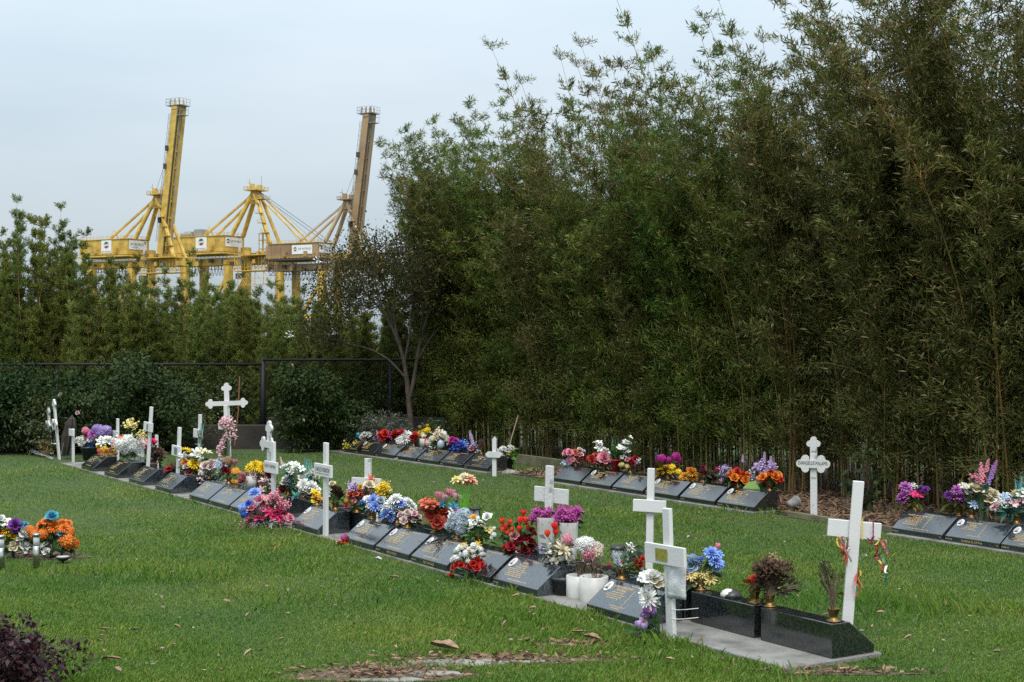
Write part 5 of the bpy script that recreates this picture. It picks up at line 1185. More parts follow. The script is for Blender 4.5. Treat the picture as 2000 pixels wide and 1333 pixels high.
B('bare grey twigs in the left white cylinder pot', ('g', 1131, 1172), 'whitebig', 'pod:tan:1120,1088:2:6:14; pod:tan:1140,1090:2:7:16; pod:offwhite:1130,1080:2:4:12; pod:tan:1150,1088:2:4:10', 'dry', 26, .03, name='potted_twigs', cat='pot plant', ck=.95)
B('bare grey twigs in the right white cylinder pot', ('g', 1160, 1180), 'whitebig', 'pod:tan:1165,1098:2:6:14; pod:tan:1185,1095:2:5:14; pod:offwhite:1150,1096:2:4:12; protea:tan:1174,1128:5; protea:brown:1140,1130:3', 'dry', 26, .03, name='potted_twigs', cat='pot plant', ck=1.05)
B('dried grey flowers with red berries beside the solar lantern', ('1', 1214, .24), 'brass', 'cluster:white:1234,1070:6:2:5; spike:greyblue:1202,1092:8; spike:greyblue:1210,1097:7; rose:brickred:1242,1097:6; rose:red:1248,1101:6; rose:red:1255,1092:6; rose:red:1251,1110:6; ball:crimson:1190,1105:4; ball:crimson:1213,1098:3; poinsettia:olive:1238,1111:8; poinsettia:olive:1229,1107:6; pod:darkbrown:1225,1070:4:4:9; pod:darkbrown:1252,1068:3:3:6; protea:offwhite:1232,1075:5; spike:offwhite:1225,1088:6', 'grey', 60, .07)
B('white magnolia, white spider mum and purple flowers tied to the bag cross', ('g', 1292, 1246), 'none', 'rose:white:1273,1130:17; rose:cream:1281,1138:14; mum:white:1267,1168:17; mum:white:1262,1158:12; pom:mauve:1265,1188:11; pom:lavender:1274,1193:9; pom:lavender:1262,1199:8; tulip:lilac:1249,1222:10; tulip:lilac:1258,1225:9; tulip:palepink:1255,1214:8; cluster:purple:1250,1242:6; tulip:olive:1262,1216:5', 'green', 26, .10)
B('blue dahlias above cream yellow daisies on the near stone', ('1', 1368, .42), 'brass', 'mum:skyblue:1388,1080:13; mum:skyblue:1396,1094:12; mum:skyblue:1401,1103:11; mum:skyblue:1371,1095:10; rose:paleblue:1352,1093:11; rose:paleblue:1351,1107:12; rose:paleblue:1364,1102:9; daisy:paleyellow:1375,1119:12; daisy:paleyellow:1351,1124:11; daisy:paleyellow:1387,1132:12; daisy:cream:1366,1139:13; daisy:paleyellow:1361,1128:10; daisy:paleyellow:1354,1143:5; daisy:paleyellow:1383,1146:5; daisy:paleyellow:1405,1136:4; tulip:pink:1402,1069:7; tulip:coral:1398,1074:5; rose:palepink:1340,1118:6; cluster:magenta:1345,1137:5:2:4', 'green', 80, .08)
B('red and yellow flowers in a brass vase beside the dried hydrangea', ('1', 1474, .41), 'brass', 'mum:red:1467,1137:8; mum:red:1477,1135:9; mum:red:1472,1130:7; mum:red:1482,1140:6; tulip:yellow:1476,1152:5; cluster:olive:1474,1150:4:2:5', 'olive', 12)
B('large dried brown hydrangea and eucalyptus bunch on the nearest stone', ('1', 1503, .41), 'brass', 'cluster:brown:1505,1110:9:16:25; cluster:darkbrown:1512,1125:9:12:20; pod:darkbrown:1500,1110:8:8:20; cluster:tan:1512,1098:8:5:14; rose:palepink:1502,1102:5; cluster:brown:1480,1112:5:4:8; cluster:darkbrown:1545,1130:4:5:10; cluster:darkbrown:1558,1140:4:4:8; pod:darkbrown:1562,1150:2:4:8; cluster:brown:1540,1108:6:4:9; cluster:darkbrown:1500,1135:8:7:14', 'brown', 90, .06)
B('thin dried seed heads in a brass vase at the near end', ('1', 1628, .41), 'brass', 'pod:darkbrown:1612,1105:4:10:12; pod:darkbrown:1620,1115:4:8:14; pod:darkbrown:1605,1125:3:6:10; pod:darkbrown:1640,1120:3:5:12; pod:brown:1632,1130:3:6:16; pod:darkbrown:1613,1140:3:5:12', 'brown', 8, .04)
# --- the flowers on the left lawn
B('mixed white, yellow, purple and red rose bunch on the left lawn', ('g', 26, 1092), 'stake', 'rose:white:5,1012:6; orchid:white:8,1022:7:3:8; rose:red:2,1032:7; rose:red:1,1044:7; mum:yellow:16,1036:12; mum:yellow:14,1045:10; mum:yellow:31,1051:9; rose:purple:32,1025:10; rose:purple:23,1028:8; rose:purple:34,1037:8; rose:turquoise:44,1026:7; rose:white:12,1052:11; rose:white:46,1041:11; rose:white:41,1051:8; rose:cream:29,1066:9; rose:white:45,1066:12; rose:white:51,1043:8; rose:white:-8,1060:9; rose:red:-14,1045:8; rose:purple:40,1030:7; rose:cream:65,1052:7', 'green', 110, .09)
B('orange zinnias with blue roses and one white rose on the left lawn', ('g', 100, 1092), 'stake', 'pom:orange:60,1035:9; pom:orange:72,1042:10; pom:orange:66,1046:9; mum:orange:80,1027:9; mum:orange:94,1019:10; pom:orange:87,1042:10; pom:orange:82,1048:9; mum:orange:106,1029:11; mum:orange:122,1022:9; mum:orange:128,1031:9; pom:orange:112,1036:9; pom:orange:136,1040:8; pom:orange:133,1055:12; pom:orange:134,1063:9; rose:turquoise:103,1009:10; rose:turquoise:126,1042:10; rose:white:88,1068:9; rose:white:92,1076:7; pom:orange:98,1033:8; mum:orange:92,1030:8', 'dark', 110, .08)
# --- far group by the tree
B('purple and lime chrysanthemums in a brown box left of the far group', ('3', 648, .15, 0), 'terra', 'pom:mauve:651,848:8; pom:mauve:645,850:6; cluster:limegreen:640,848:6:3:5; cluster:olive:637,846:4:2:4', 'green', 60, .07)
B('broad green leafy pot plant left of the far group', ('3', 668, .2, 0), 'terra', 'cluster:green:668,846:6:4:10; cluster:red:674,838:2:2:3', 'green', 90, .12, name='pot_plant', cat='pot plant')
B('white star windmill ornament and grey flowers behind the trailing plant', ('3', 690, .3), 'none', 'poinsettia:offwhite:686,830:7; cluster:greyblue:685,850:6:4:8', 'grey', 24, .07)
B('pale trailing plant spilling over the furthest memorial', ('3', 690, .1, .1), 'none', 'cluster:olive:684,872:6:5:12; cluster:tan:695,874:6:4:10; cluster:limegreen:702,880:5:3:8', 'olive', 90, .05, name='trailing_plant', cat='pot plant')
B('white and pink bunch next to the turquoise cup', ('3', 714, .28), 'brass', 'mum:white:712,849:6; mum:white:720,850:6; rose:crimson:717,852:5; mum:blush:708,853:5; cluster:mauve:731,861:4:3:6', 'green', 26)
B('red and royal blue flowers with a lilac spike in the far group', ('3', 751, .27), 'brass', 'rose:red:744,850:7; rose:red:752,847:7; rose:red:748,855:6; rose:blue:758,853:6:4:6; rose:blue:762,848:5; spike:lilac:738,850:5; cluster:lilac:742,860:3', 'dark', 26)
B('red, white and blue mums, roundest bunch in the far group', ('3', 785, .27), 'brass', 'mum:white:791,856:10; mum:white:784,859:9; mum:white:795,850:8; rose:red:772,847:7; rose:red:780,851:7; rose:red:785,846:6; rose:red:767,852:6; rose:skyblue:788,845:5; rose:skyblue:797,852:4; rose:skyblue:777,858:5; mum:white:780,860:6', 'dark', 26)
B('red carnations beside a tan jar in the far group', ('3', 808, .27), 'brass', 'rose:crimson:806,856:6; rose:red:813,855:6; rose:red:810,848:5; rose:hotpink:809,862:4', 'green', 22)
B('tall cream and yellow bunch with little ornaments in the far group', ('3', 828, .27), 'white', 'orchid:white:824,848:4:6:9; orchid:cream:834,850:4:6:9; ball:yellow:835,840:5; ball:tan:820,834:3; tulip:amber:835,833:4; mum:yellow:826,845:4:2:6; orchid:white:840,855:4:4:6; ball:crimson:812,848:3', 'fresh', 50, .06)
B('wide cream blossom bunch behind the grey egg', ('3', 856, .27), 'brass', 'hydrangea:cream:845,858:7; hydrangea:cream:854,852:8; hydrangea:white:866,850:7; hydrangea:cream:872,858:7; hydrangea:offwhite:838,866:6; cluster:cream:860,846:6:5:11; cluster:paleblue:876,864:4:2:4; cluster:offwhite:842,872:5:3:6; cluster:magenta:848,845:3:2:8', 'green', 50)
B('magenta and cobalt blue blossoms in the far group', ('3', 896, .27), 'brass', 'rose:magenta:884,860:6; rose:violetpink:890,862:6; rose:violetpink:883,866:5; cluster:blue:892,869:6:5:8; cluster:blue:902,870:6:6:9; rose:blue:899,866:5; cluster:skyblue:906,866:5:3:5', 'dark', 30)
B('lilac delphinium spike with one pink rose in the far group', ('3', 929, .27), 'brass', 'spike:lilac:923,863:7; spike:lilac:919,853:5; cluster:lilac:926,872:4:3:6; rose:pink:921,877:5', 'green', 16)
B('dried brown twig bunch at the end of the far group', ('3', 940, .27), 'brass', 'pod:brown:942,866:4:6:8; cluster:brown:938,872:4:3:6; cluster:paleblue:934,880:4', 'brown', 22, .05)
B('leafy pot plant with white mums and yellow violas right of the pointed cross', ('2', 990, .5, 0), 'black', 'mum:white:984,877:6; mum:white:999,875:6; mum:white:992,880:6; orchid:yellow:990,884:3:5:9; orchid:yellow:1000,888:3:4:8; orchid:yellow:985,892:2:3:6', 'fresh', 60, .12, name='pot_plant', cat='pot plant', ck=1.2)
# --- middle group
B('mixed pink, coral and pale blue bunch at the left of the middle group', ('2', 1124, .28), 'brass', 'rose:pink:1112,885:6:4:8; rose:coral:1125,890:6:5:11; rose:palepink:1136,886:6:4:9; rose:yellow:1140,895:4; cluster:paleblue:1103,904:5:3:6; mum:pink:1118,898:5:5:10; rose:dustyrose:1130,900:5:4:9; mum:white:1133,882:4:3:7; rose:crimson:1143,892:4:2:5', 'green', 60)
B('pink roses and coral blooms with tall white orchid in the middle group', ('2', 1180, .27), 'brass', 'rose:pink:1178,894:10; rose:pink:1184,898:8; rose:palepink:1172,898:7; rose:white:1189,893:6; rose:brickred:1158,899:6:4:8; rose:coral:1162,893:5:2:6; orchid:white:1168,866:5:4:6; orchid:white:1174,876:5:5:8; orchid:white:1184,886:5:3:6; orchid:paleblue:1188,884:4', 'green', 50)
B('small conifer in a bright red pot in the middle group', ('2', 1203, .27), 'red', 'frond:green:1203,880:6:6:10; frond:green:1203,868:5:3:5', 'green', 110, .05, name='pot_plant', cat='pot plant', ck=.8)
B('tall white orchid above pink and yellow flowers in the middle group', ('2', 1231, .27), 'brass', 'orchid:white:1231,855:4:2:3; orchid:white:1224,864:5:3:5; orchid:white:1219,874:5:4:6; orchid:white:1222,884:5:4:6; orchid:white:1218,892:4:2:5; rose:crimson:1232,901:6; rose:pink:1226,898:5; rose:hotpink:1238,905:5; pom:paleyellow:1216,908:5; pom:paleyellow:1225,911:5; rose:crimson:1242,898:5:2:4; cluster:white:1248,900:4:4:6', 'dark', 50)
B('yellow sunflowers below magenta peonies in the middle group', ('2', 1304, .27), 'brass', 'pom:magenta:1292,896:8; pom:magenta:1320,892:9; pom:magenta:1306,898:6; daisy:yellow:1289,918:8; daisy:yellow:1309,921:8; daisy:amber:1300,911:6; daisy:yellow:1312,912:6; daisy:amber:1284,930:5; daisy:yellow:1324,921:6; daisy:amber:1294,924:5', 'olive', 40, .13)
B('rusty orange chrysanthemums in the middle group', ('2', 1344, .27), 'brass', 'mum:amber:1337,931:8; mum:amber:1352,924:9; mum:amber:1354,933:7; mum:orange:1349,918:6', 'brown', 14)
B('dark dried red flowers with one magenta bud in the middle group', ('2', 1373, .27), 'brass', 'pod:darkbrown:1368,915:6:5:11; rose:burgundy:1375,920:4:4:9; tulip:hotpink:1402,920:6; cluster:brown:1385,926:5:6:12; cluster:darkbrown:1392,932:5:4:9; rose:hotpink:1376,916:3', 'dark', 50)
B('orange and red roses with lilac sprays, left of the matching pair', ('2', 1440, .27), 'brass', 'rose:orange:1427,926:7; rose:orange:1433,933:8; rose:orange:1454,937:8; rose:orange:1460,928:7; rose:red:1440,922:7; rose:red:1451,927:6; rose:crimson:1432,943:5; cluster:lilac:1418,916:5:4:8; cluster:lilac:1412,930:4:5:9; spike:lilac:1450,897:5; rose:orange:1444,932:6', 'green', 60, .09)
B('orange and red roses with lilac sprays, right of the matching pair', ('2', 1503, .27), 'brass', 'rose:orange:1489,931:8; rose:orange:1500,931:8; rose:orange:1514,930:8; rose:orange:1493,939:7; rose:red:1506,923:5; rose:red:1497,946:5; rose:orange:1512,938:7; rose:red:1524,937:5; rose:coral:1484,936:6', 'green', 50)
B('tall lilac blossom spray behind the matching orange rose bunches', ('2', 1488, .45, .05), 'none', 'spike:lilac:1492,896:7; spike:lilac:1503,905:7; cluster:lilac:1485,910:7:6:12; cluster:lilac:1505,915:7:7:13; cluster:greyblue:1475,928:6:5:10; cluster:lilac:1494,920:6:5:12', 'green', 70, .12)
# --- right group
B('mauve dahlias and hot pink flowers, leftmost in the right edge group', ('2', 1786, .27), 'brass', 'mum:mauve:1769,952:11; mum:mauve:1763,970:11; mum:mauve:1765,977:8; orchid:hotpink:1781,965:7; orchid:hotpink:1790,967:8; orchid:hotpink:1797,965:6; mum:purple:1798,955:7; mum:purple:1806,957:6; cluster:white:1783,948:4:3:6; mum:mauve:1774,957:8', 'olive', 40, .10)
B('mauve dahlias with yellow green leaves, next left of the cream roses', ('2', 1873, .27), 'brass', 'mum:mauve:1867,957:9; mum:mauve:1867,971:11; mum:mauve:1875,975:8; mum:purple:1852,966:7; mum:hotpink:1870,962:6; orchid:white:1883,950:4:3:6', 'olive', 55, .10)
B('large cream roses with pale blue leaves at the right edge', ('2', 1897, .27), 'brass', 'rose:cream:1905,955:13; rose:cream:1924,962:13; rose:cream:1938,967:11; orchid:offwhite:1890,956:6:5:10; rose:cream:1912,968:9; poinsettia:paleblue:1900,985:9; poinsettia:paleblue:1915,988:8; rose:cream:1930,975:9', 'grey', 36, .09)
B('pink and purple stock spikes standing above the cream roses', ('2', 1915, .30), 'none', 'spike:pink:1918,925:11; spike:pink:1926,912:9; spike:pink:1914,932:9; spike:lavender:1936,925:9; spike:mauve:1942,915:8; spike:lavender:1930,937:8; cluster:pink:1910,935:6:3:6', 'teal', 16, .1)
B('white and pale pink blossom with teal leaves at the far right edge', ('2', 1985, .27), 'brass', 'orchid:palepink:1976,980:7:5:11; orchid:white:1988,965:7:5:12; orchid:palepink:1995,985:7:5:11; orchid:white:1970,990:6:4:9; rose:palepink:1945,988:8; cluster:white:1956,983:5:5:9; poinsettia:paleblue:1963,970:8; poinsettia:paleblue:1970,975:7; frond:teal:1988,948:9:3:8; pom:yellow:1981,960:3; orchid:white:2004,965:7:4:10', 'teal', 70, .1)

# ------------------------------------------------------------------ small things
def small(name, label, cat, loc, rotz=0): return thing(name, label, cat, loc, rotz)
# closed umbrella stuck in the ground
BROWNF = mat('dark_brown_fabric', (.035, .026, .022), .7, var=.4, scale=18); SILVER = mat('silver_trim', (.4, .38, .36), .35, metal=.8)
u0 = G(128, 898); ut = at(141, 813, u0.y) - u0; um = small('closed_umbrella', 'closed dark brown umbrella standing upright at the far left', 'umbrella', u0)
mb = MB(); vs = []; n = 16
for i, (f, r) in enumerate(((1.0, .006), (.93, .05), (.8, .075), (.55, .095), (.3, .085), (.1, .05))):
    c = ut * f
    for k in range(n): a = 2 * PI * k / n; rr = r * (1.12 if k % 2 else .78); vs.append(c + Vector((rr * math.cos(a), rr * math.sin(a), 0)))
mb.add(vs, [(i * n + k, i * n + (k + 1) % n, (i + 1) * n + (k + 1) % n, (i + 1) * n + k) for i in range(5) for k in range(n)]); mb.build('canopy', BROWNF, um)
MB().tube([(0, 0, -.03), ut * 1.02], .008, 6).build('shaft', SILVER, um)
for k in range(4):
    a = k * 1.57 - 2.2; MB().tube([ut * .9 + Vector((.05 * math.cos(a), .05 * math.sin(a), 0)), ut * .12 + Vector((.09 * math.cos(a), .09 * math.sin(a), 0))], .004, 4).build('rib', SILVER, um)
# bird cage
b0 = G(369, 962); bc = small('bird_cage', 'little white domed birdcage ornament between two memorials', 'birdcage', b0); CAGE = mat('ivory_metal', (.60, .55, .44), .5)
r = .075; zz = .10
for k in range(14):
    a = 2 * PI * k / 14; pts = [(r * math.cos(a), r * math.sin(a), zz)] + [(r * math.cos(q) * math.cos(a), r * math.cos(q) * math.sin(a), zz + .02 + r * 1.1 * math.sin(q)) for q in (0, .4, .8, 1.2, 1.55)]
    MB().tube(pts, .0028, 4).build('wire', CAGE, bc)
MB().lathe([(r * 1.08, 0), (r * 1.08, .02), (r * 1.0, .022), (0, .022)], 18, c=(0, 0, zz - .02)).build('base_ring', CAGE, bc)
for s_ in (-1, 1): MB().box((s_ * .065, -.02, .04), (.012, .012, .08)).build('leg', CAGE, bc)
# white ribbed crate and boxes by the plain cross
MB0 = MB()
tag(MB().box((0, 0, .07), (.14, .05, .14), bev=.006).build('white_box', WHITEPOT, None, loc=G(306, 942)), 'white ribbed plastic box behind the plain cross on the left', 'box')
tag(MB().box((0, 0, .04), (.09, .05, .08), bev=.006).build('white_box', WHITEPOT, None, loc=G(322, 946)), 'smaller white plastic box right of the ribbed one', 'box')
def figurine(label, loc, h, m, wings=False):
    t = small('statuette', label, 'statuette', loc)
    MB().lathe([(h * .16, 0), (h * .17, .02 * h), (h * .15, .1 * h), (h * .11, .35 * h), (h * .13, .55 * h), (h * .12, .7 * h), (h * .06, .78 * h), (h * .05, .8 * h), (h * .08, .86 * h), (h * .085, .92 * h), (h * .05, .99 * h), (0.0, h)], 12).build('robed_body', m, t, True)
    MB().tube([(-.1 * h, -.05 * h, .66 * h), (-.09 * h, -.13 * h, .55 * h), (0, -.15 * h, .63 * h), (.09 * h, -.13 * h, .55 * h), (.1 * h, -.05 * h, .66 * h)], .035 * h, 6).build('folded_arms', m, t, True)
    if wings:
        for s_ in (-1, 1): MB().prism([(s_ * .04 * h, .4 * h), (s_ * .3 * h, .5 * h), (s_ * .38 * h, .85 * h), (s_ * .2 * h, .95 * h), (s_ * .05 * h, .7 * h)][::s_], .08 * h, .12 * h).build('wing', m, t)
    return t
PLASTER = mat('white_plaster', (.62, .6, .56), .7, var=.3, scale=20)
figurine('small white praying statuette on the stone under the blue flowers', ROW1.pt(737, .21, SLAB + SH), .075, PLASTER)
figurine('small weathered angel statue right of the pointed white cross', G(981, 917), .30, PLASTER, True)
figurine('tiny white figurine on a gold base by the left memorials', ROW1.pt(309, .25, SLAB + SH), .06, PLASTER)
# grey egg, cup, jar
tag(MB().lathe([(.0, 0), (.035, .01), (.055, .05), (.05, .095), (.03, .125), (0, .138)], 16).build('egg_ornament', mat('pale_grey_blue_glaze', (.30, .35, .42), .3), None, True, ROW3.pt(861, .22, SLAB + SH)), 'pale grey egg ornament on a far group stone', 'ornament')
tag(MB().lathe([(.04, 0), (.047, .1), (.043, .1), (.038, .01), (0, .01)], 14).build('cup', TURQ, None, True, ROW3.pt(700, .28, SLAB + SH)), 'turquoise cup on the furthest memorial stone', 'cup')
tag(MB().lathe([(.035, 0), (.035, .1), (.03, .12), (.028, .12), (0, .11)], 14).build('candle_jar', mat('tan_ceramic', (.30, .22, .14), .6), None, True, ROW3.pt(823, .25, SLAB + SH)), 'tan ceramic jar between the far group flowers', 'jar')
tag(MB().lathe([(.035, 0), (.035, .12), (.03, .12), (0, .11)], 14).build('candle_jar', REDPOT, None, True, ROW3.pt(833, .28, SLAB + SH)), 'red candle jar right of the tan jar', 'jar')
# white pot fallen over at the end of the middle group
_o = MB().lathe([(.05, 0), (.075, .13), (.08, .13), (.08, .15), (.07, .15), (.045, .01), (0, .01)], 18).build('white_pot', mat('grimy_white_plastic', (.34, .33, .31), .5, var=.4, scale=14), None, True, ROW2.pt(1540, .42, .07)); _o.scale = (.8,) * 3; _o.rotation_euler = (R(-75), 0, R(-60)); tag(_o, 'white pot lying on its side at the end of the middle group', 'pot')
# green card leaning on the flowers of the middle group
_o = MB().prism([(-.1, 0), (.1, 0), (.03, .09), (-.05, .07)], -.004, .004).build('green_card', mat('pale_green_card', (.16, .27, .06), .6), None, loc=ROW2.pt(1468, .24, SLAB + SH)); _o.rotation_euler = (R(-20), 0, -.6); tag(_o, 'folded pale green card between the matching orange rose bunches', 'card')
# solar lights
def steel_light(px, py, label):
    p = G(px, py); t = small('solar_stake_light', label, 'solar light', p); Hh = .27
    MB().lathe([(.026, 0), (.026, .17), (.022, .172), (0, .172)], 18).build('steel_tube', STEEL, t, True)
    MB().lathe([(.024, .172), (.024, .245), (.022, .245), (.022, .174), (0, .174)], 18).build('clear_lens', GLASS, t, True)
    MB().lathe([(.008, .172), (.008, .24), (0, .24)], 8).build('lamp_core', CRGREY, t, True)
    MB().lathe([(.030, .245), (.030, .262), (.026, .268), (0, .268)], 18).build('cap', STEEL, t, True)
steel_light(71, 1110, 'steel tube solar light before the orange zinnias'); steel_light(2, 1114, 'steel tube solar light cut by the left edge')
p = G(123, 1101); t = small('disc_light', 'flat black disc light on the grass right of the orange zinnias', 'solar light', p)
MB().lathe([(.012, -.02), (.012, .02), (.035, .025), (.058, .045), (.06, .052), (.052, .055), (0, .055)], 20).build('housing', BLACKPL, t, True); MB().lathe([(.050, .0555), (.05, .0575), (0, .0575)], 20).build('lens', GLASS, t, True)
p = ROW1.pt(1429, .42, SLAB + SH); t = small('domed_light', 'small domed light with pale lens on the nearest pair of stones', 'solar light', p, -.6)
MB().lathe([(.065, 0), (.062, .018), (.045, .036), (.02, .044), (0, .045)], 20).build('housing', BLACKPL, t, True); MB().lathe([(.050, .0), (.048, .02), (.034, .037), (.015, .0465), (0, .047)], 16, c=(-.016, -.012, .003)).build('lens', mat('pale_lens', (.55, .55, .48), .15), t, True)
p = ROW1.pt(1206, .27, SLAB + SH); tp = at(1204, 1066, p.y); hgt = tp.z - p.z; t = small('solar_lantern', 'black solar torch lantern behind the portrait oval stone', 'solar light', p)
MB().tube([(0, 0, -.02), (0, 0, hgt * .52)], .012, 8).build('stem', BLACKPL, t, True)
MB().lathe([(.014, hgt * .50), (.034, hgt * .62), (.043, hgt * .9), (.038, hgt * .9), (0, hgt * .88)], 14).build('lantern_glass', GLASS, t, True)
for k in range(9):
    a0 = 2 * PI * k / 9
    for sg in (1, -1):
        MB().tube([((.015 + .03 * f ** .8) * math.cos(a0 + sg * f * 1.0), (.015 + .03 * f ** .8) * math.sin(a0 + sg * f * 1.0), hgt * (.50 + .4 * f)) for f in (0, .25, .5, .75, 1)], .0022, 3).build('lattice_wire', BLACKPL, t)
MB().lathe([(.050, hgt * .90), (.052, hgt * .94), (.045, hgt * .96), (.045, hgt * .985), (.03, hgt), (0, hgt)], 18).build('cap', BLACKPL, t, True)
p = ROW1.pt(926, .42, SLAB + SH); hz = at(0, 997, p.y).z - p.z; t = small('square_solar_light', 'black square solar lantern behind the white frangipani', 'solar light', p, -.8)
MB().box((0, 0, hz / 2), (.02, .02, hz)).build('stem', BLACKPL, t); MB().box((0, 0, hz + .01), (.085, .085, .012)).build('cap', BLACKPL, t)
for a in ((-.03, -.03), (.03, -.03), (.03, .03), (-.03, .03)): MB().box((a[0], a[1], hz - .03), (.005, .005, .07)).build('frame_bar', BLACKPL, t)
MB().box((0, 0, hz - .03), (.052, .052, .06)).build('pane', GLASS, t)
p = ROW3.pt(709, .35, SLAB + SH); hz = at(0, 836, p.y).z - p.z; t = small('mushroom_solar_light', 'black mushroom topped solar light in the far group', 'solar light', p)
MB().tube([(0, 0, -.1), (0, 0, hz)], .01, 6).build('stem', BLACKPL, t); MB().lathe([(.05, hz), (.055, hz + .012), (.03, hz + .03), (0, hz + .035)], 14).build('cap', BLACKPL, t, True)
# plain pots
def pot(kind, label, loc, k=1.0):
    t = small('plant_pot', label, 'pot', loc); container(t, kind, k)
    MB().lathe([(.06 * k, 0), (0, .012)], 14, c=(0, 0, .125 * k)).build('potting_soil', SOIL, t)
pot('black', 'empty charcoal plastic pot beside the short named stone', G(1099, 1168), 1.0)
t = small('fluted_pot', 'fluted white pot before the clear wrapped bunch on the left', 'pot', G(263, 922)); container(t, 'white', 1.1)
MB().lathe([(.05, 0), (.06, .02), (.075, .07), (.07, .07), (.0, .03)], 18, c=(0, 0, .12), flute=.2).build('paper_collar', WHITEPOT, t)
# clear wrapping left on the grass
mb = MB(); rgx = random.Random(4); a = G(56, 886); b = G(104, 902); vs = []
for i in range(9):
    for j in range(5):
        f = i / 8; c = a.lerp(b, f); wd = .10 * (1 - f * .7); vs.append((c.x - a.x + rgx.uniform(-.01, .01), c.y - a.y + (j / 4 - .5) * wd * 2, .03 + .05 * (1 - f) * math.sin(PI * j / 4) + rgx.uniform(0, .03)))
mb.add(vs, [(i * 5 + j, i * 5 + j + 1, (i + 1) * 5 + j + 1, (i + 1) * 5 + j) for i in range(8) for j in range(4)])
tag(mb.build('plastic_wrapping', CELLO, None, loc=a), 'crumpled clear plastic wrapping lying on the grass at the far left', 'wrapping')
# plastic bag with paper on the front cross
PAPER = mat('crumpled_white_plastic', (.62, .63, .64), .35, col2=(.50, .51, .53), scale=16, bump=.6, bscale=18, spec=.6)
c0 = at(1321, 1137, G(1312, 1252).y - .06); mb = MB(); vs = []; rgx = random.Random(8)
for i in range(9):
    for j in range(7):
        x = (j / 6 - .5) * .125; z = (.5 - i / 8) * .195; puff = .016 * math.sin(PI * i / 8) * math.sin(PI * j / 6)
        vs.append((x + rgx.uniform(-.002, .002), -puff - rgx.uniform(0, .006), z + rgx.uniform(-.003, .003)))
o_ = len(vs); vs += [(v[0], .008, v[2]) for v in vs]
fs = [(i * 7 + j, i * 7 + j + 1, (i + 1) * 7 + j + 1, (i + 1) * 7 + j) for i in range(8) for j in range(6)]; fs += [tuple(q + o_ for q in f[::-1]) for f in fs]
rim = [j for j in range(7)] + [i * 7 + 6 for i in range(1, 9)] + [8 * 7 + j for j in range(5, -1, -1)] + [i * 7 for i in range(7, 0, -1)]
fs += [(rim[k], rim[(k + 1) % len(rim)], rim[(k + 1) % len(rim)] + o_, rim[k] + o_) for k in range(len(rim))]
mb.add(vs, fs); _o = mb.build('plastic_bag', PAPER, None, True, c0); _o.rotation_euler = (0, 0, -.7); tag(_o, 'crumpled clear bag with a white note hanging from the front cross', 'plastic bag')
# cable ties round the front cross
_c = G(1312, 1252)
for pyy in (1189, 1207):
    q = at(1330, pyy, _c.y); mb = MB().tube([(-.06, -.03, .002), (-.02, -.045, 0), (.03, -.03, 0), (.10, -.015, .004)], .0022, 4)
    tag(mb.build('cable_tie', WHITEPOT, None, loc=q), 'upper white cable tie on the front cross' if pyy < 1200 else 'lower white cable tie on the front cross', 'cable tie')
# ribbons on the nearest cross
RIB = [mat('ribbon_' + n_, c_, .5) for n_, c_ in (('red', (.42, .05, .04)), ('yellow', (.62, .45, .08)), ('burgundy', (.20, .03, .10)), ('white', (.7, .7, .68)), ('green', (.03, .24, .14)), ('pink', (.5, .12, .3)))]
cb = ROW1.pt(1652, .80); rgx = random.Random(12)
def ribbons(label, spots):
    t = small('ribbon_bunch', label, 'ribbons', at(spots[0][0], spots[0][1], cb.y)); L0 = t.location
    for (x0, y0, x1, y1, ci) in spots:
        a = at(x0, y0, cb.y - .03 + rgx.uniform(-.03, .03)) - L0; b = at(x1, y1, cb.y - .03 + rgx.uniform(-.05, .05)) - L0; mb = MB(); vs = []; n = 9; w = .0065
        for i in range(n + 1):
            f = i / n; c = a.lerp(b, f) + Vector((.012 * math.sin(f * 9 + x0), .012 * math.cos(f * 7 + y0), .006 * math.sin(f * 13))); tw = f * 4 + x0
            e = Vector((math.cos(tw), math.sin(tw), 0)) * w; vs += [c - e, c + e]
        mb.add(vs, [(i * 2, i * 2 + 1, i * 2 + 3, i * 2 + 2) for i in range(n)]); mb.build('ribbon', RIB[ci], t, normals=False)
ribbons('bunch of white, red and yellow ribbons hanging left of the nearest cross post', [(1636, 1048, 1652, 1098, 1), (1641, 1048, 1656, 1095, 0), (1646, 1048, 1660, 1100, 3), (1650, 1048, 1659, 1092, 3), (1640, 1050, 1653, 1105, 0), (1653, 1050, 1662, 1090, 2), (1647, 1050, 1654, 1108, 0), (1644, 1049, 1651, 1090, 3)])
ribbons('tangle of red, yellow and green ribbons hanging right of the nearest cross post', [(1695, 1050, 1700, 1075, 0), (1705, 1048, 1712, 1090, 2), (1716, 1050, 1708, 1080, 1), (1720, 1050, 1722, 1085, 0), (1722, 1048, 1730, 1072, 1), (1710, 1075, 1722, 1110, 0), (1718, 1080, 1735, 1142, 4), (1712, 1085, 1728, 1120, 0), (1722, 1085, 1716, 1105, 1), (1716, 1070, 1725, 1100, 4), (1728, 1055, 1731, 1085, 5), (1720, 1060, 1713, 1095, 1), (1708, 1060, 1719, 1092, 0), (1725, 1090, 1733, 1120, 3)])
ribbons('loose red and yellow ribbon tails low behind the nearest cross post', [(1677, 1110, 1683, 1150, 1), (1679, 1120, 1676, 1160, 0), (1675, 1130, 1684, 1145, 0), (1673, 1118, 1674, 1168, 0)])
t = small('ribbon_wraps', 'yellow and burgundy ribbons tied round the nearest cross bar', 'ribbons', at(1694, 1017, cb.y))
